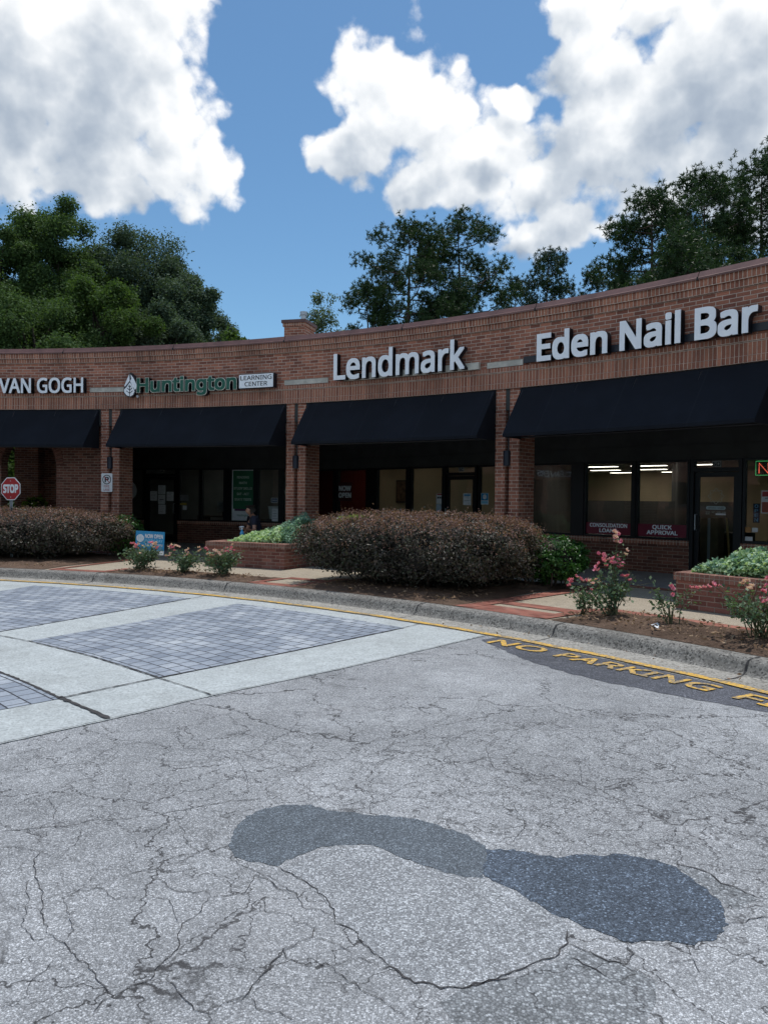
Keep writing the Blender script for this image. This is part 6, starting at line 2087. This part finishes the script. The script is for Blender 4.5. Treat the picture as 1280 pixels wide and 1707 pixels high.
M_skin = plain('skin', (.34, .18, .12), .55, 0, .06, 20)
M_shirt = plain('navy_cotton', (.010, .013, .028), .9, 0, .2, 14, .004, 30)
M_trous = plain('dark_trousers', (.03, .03, .034), .9, 0, .2, 14, .004, 30)
M_hair = plain('dark_hair', (.014, .010, .008), .7, 0, .3, 60, .004, 90)
M_shoe = plain('black_shoe', (.015, .015, .015), .5)

px, py = -3.0, 18.0
pe = empty('person', (px + .05, py + .05, W), 'kneeling dark haired person in a navy t-shirt reaching for a bottle behind the planter', 'person')
H = (-3.15, 17.98, 1.255)
nodes = [(-2.90, 18.12, .60, .135, .11),   # 0 pelvis
         (-2.95, 18.10, .78, .125, .10),   # 1 waist
         (-3.00, 18.07, .985, .145, .108),  # 2 chest
         (-3.045, 18.05, 1.115, .085, .078), # 3 base of neck
         (-3.085, 18.02, 1.165, .055, .055), # 4 neck
         (-3.125, 17.99, 1.225, .078, .072),  # 5 jaw
         (-3.13, 17.985, 1.29, .092, .080),   # 6 skull
         (-3.125, 17.985, 1.345, .062, .058),  # 7 crown
         (-2.99, 17.88, 1.075, .060, .060),  # 8 near shoulder
         (-2.965, 17.74, .80, .044, .044),  # 9 near elbow
         (-3.12, 17.42, .855, .030, .026),  # 10 near wrist
         (-3.155, 17.345, .865, .034, .018),  # 11 near palm
         (-3.12, 18.24, 1.06, .060, .060),  # 12 far shoulder
         (-3.22, 18.26, .80, .044, .044),   # 13 far elbow
         (-3.30, 18.08, .70, .030, .028),   # 14 far wrist
         (-3.32, 18.02, .68, .034, .018),   # 15 far palm
         (-2.95, 18.02, .52, .095, .095),   # 16 near hip
         (-3.20, 17.92, .25, .062, .062),   # 17 near knee
         (-2.82, 18.06, .215, .042, .042),  # 18 near ankle
         (-2.86, 18.24, .52, .095, .095),   # 19 far hip
         (-3.10, 18.22, .25, .062, .062),   # 20 far knee
         (-2.74, 18.34, .215, .042, .042),  # 21 far ankle
         (-3.215, 17.96, 1.262, .018, .016)]  # 22 nose
edges = [(0, 1), (1, 2), (2, 3), (3, 4), (4, 5), (5, 6), (6, 7), (2, 8), (8, 9), (9, 10), (10, 11), (2, 12), (12, 13), (13, 14), (14, 15),
         (0, 16), (16, 17), (17, 18), (0, 19), (19, 20), (20, 21), (5, 22)]
# fingers of the near hand curl round the neck of the bottle, thumb from the side of the palm
for k, (dz, L) in enumerate(((.022, .062), (.008, .070), (-.006, .066), (-.020, .052))):
    i = len(nodes)
    b0 = (-3.168, 17.325, .865 + dz)
    nodes += [(*b0, .010), (b0[0] - .012, b0[1] - L * .45, b0[2] - .004, .009), (b0[0] + .020, b0[1] - L * .75, b0[2] - .008, .0075)]
    edges += [(11, i), (i, i + 1), (i + 1, i + 2)]
i = len(nodes)
nodes += [(-3.125, 17.345, .885, .011), (-3.118, 17.305, .893, .009)]
edges += [(11, i), (i, i + 1)]
for k, (dz, L) in enumerate(((.02, .05), (.006, .06), (-.008, .058), (-.02, .045))):
    i = len(nodes)
    nodes += [(-3.325, 17.995 - .0, .67 + dz, .010), (-3.33, 17.985 - L * .6, .655 + dz, .008)]
    edges += [(15, i), (i, i + 1)]
skin_mesh('body', nodes, edges, M_skin, pe)
g = .022
sh = [(*n[:3], n[3] + g, (n[4] if len(n) > 4 else n[3]) + g) for n in (nodes[0], nodes[1], nodes[2], nodes[3], nodes[8], nodes[12])]
mid = lambda a, c, f: tuple(a[k] + (c[k] - a[k]) * f for k in range(3))
sh += [(*mid(nodes[8], nodes[9], .62), .066, .066), (*mid(nodes[12], nodes[13], .62), .066, .066)]
skin_mesh('t_shirt', sh, [(0, 1), (1, 2), (2, 3), (2, 4), (4, 6), (2, 5), (5, 7)], M_shirt, pe)
tr = [(nodes[k][0], nodes[k][1], nodes[k][2], nodes[k][3] + .018) for k in (0, 16, 17, 18, 19, 20, 21)]
skin_mesh('trousers', tr, [(0, 1), (1, 2), (2, 3), (0, 4), (4, 5), (5, 6)], M_trous, pe)
hr = [(-3.105, 17.99, 1.30, .092, .088), (-3.11, 17.985, 1.352, .070, .068), (-3.065, 18.01, 1.245, .058, .066)]
skin_mesh('hair', hr, [(0, 1), (0, 2)], M_hair, pe)
for k in (3, 6):
    n = tr[k]
    skin_mesh('shoe', [(n[0] + .02, n[1], .215, .045), (n[0] + .10, n[1] + .03, .21, .042)], [(0, 1)], M_shoe, pe)
b = MB().tube([(-3.118, 17.905, 1.262), (-3.108, 17.895, 1.285), (-3.095, 17.90, 1.265), (-3.108, 17.905, 1.245)], .010, 6); b.build('ear', M_skin, pe, True)

# spray bottle on the planter end wall
bx_, by_ = -3.165, 17.275
e = empty('spray_bottle', (bx_, by_, .66), 'blue spray bottle with white trigger on the end wall of the shorter planter', 'bottle')
b = MB()
pr_ = [(.0, .0), (.043, .0), (.046, .02), (.046, .11), (.034, .15), (.017, .175), (.016, .20)]
k = 16
for (r0, z0), (r1, z1) in zip(pr_[:-1], pr_[1:]):
    for i in range(k):
        a, c = 2 * pi * i / k, 2 * pi * (i + 1) / k
        q = lambda rr, g_, zz: (bx_ + rr * cos(g_), by_ + rr * sin(g_), .66 + zz)
        b.poly([q(r0, a, z0), q(r0, c, z0), q(r1, c, z1), q(r1, a, z1)])
b.build('bottle_body', plain('blue_liquid', (.06, .34, .62), .25, 0, .05, 9), e)
b = MB().tube([(bx_, by_, .855), (bx_, by_, .89)], .019, 10)
b.tube([(bx_ + .035, by_ + .02, .915), (bx_, by_, .915), (bx_ - .06, by_ - .02, .91)], [.015, .018, .010], 8)
b.tube([(bx_ - .02, by_ - .01, .905), (bx_ - .045, by_ - .02, .875), (bx_ - .035, by_ - .018, .845)], .006, 6)
b.build('trigger_head', M_paper, e)
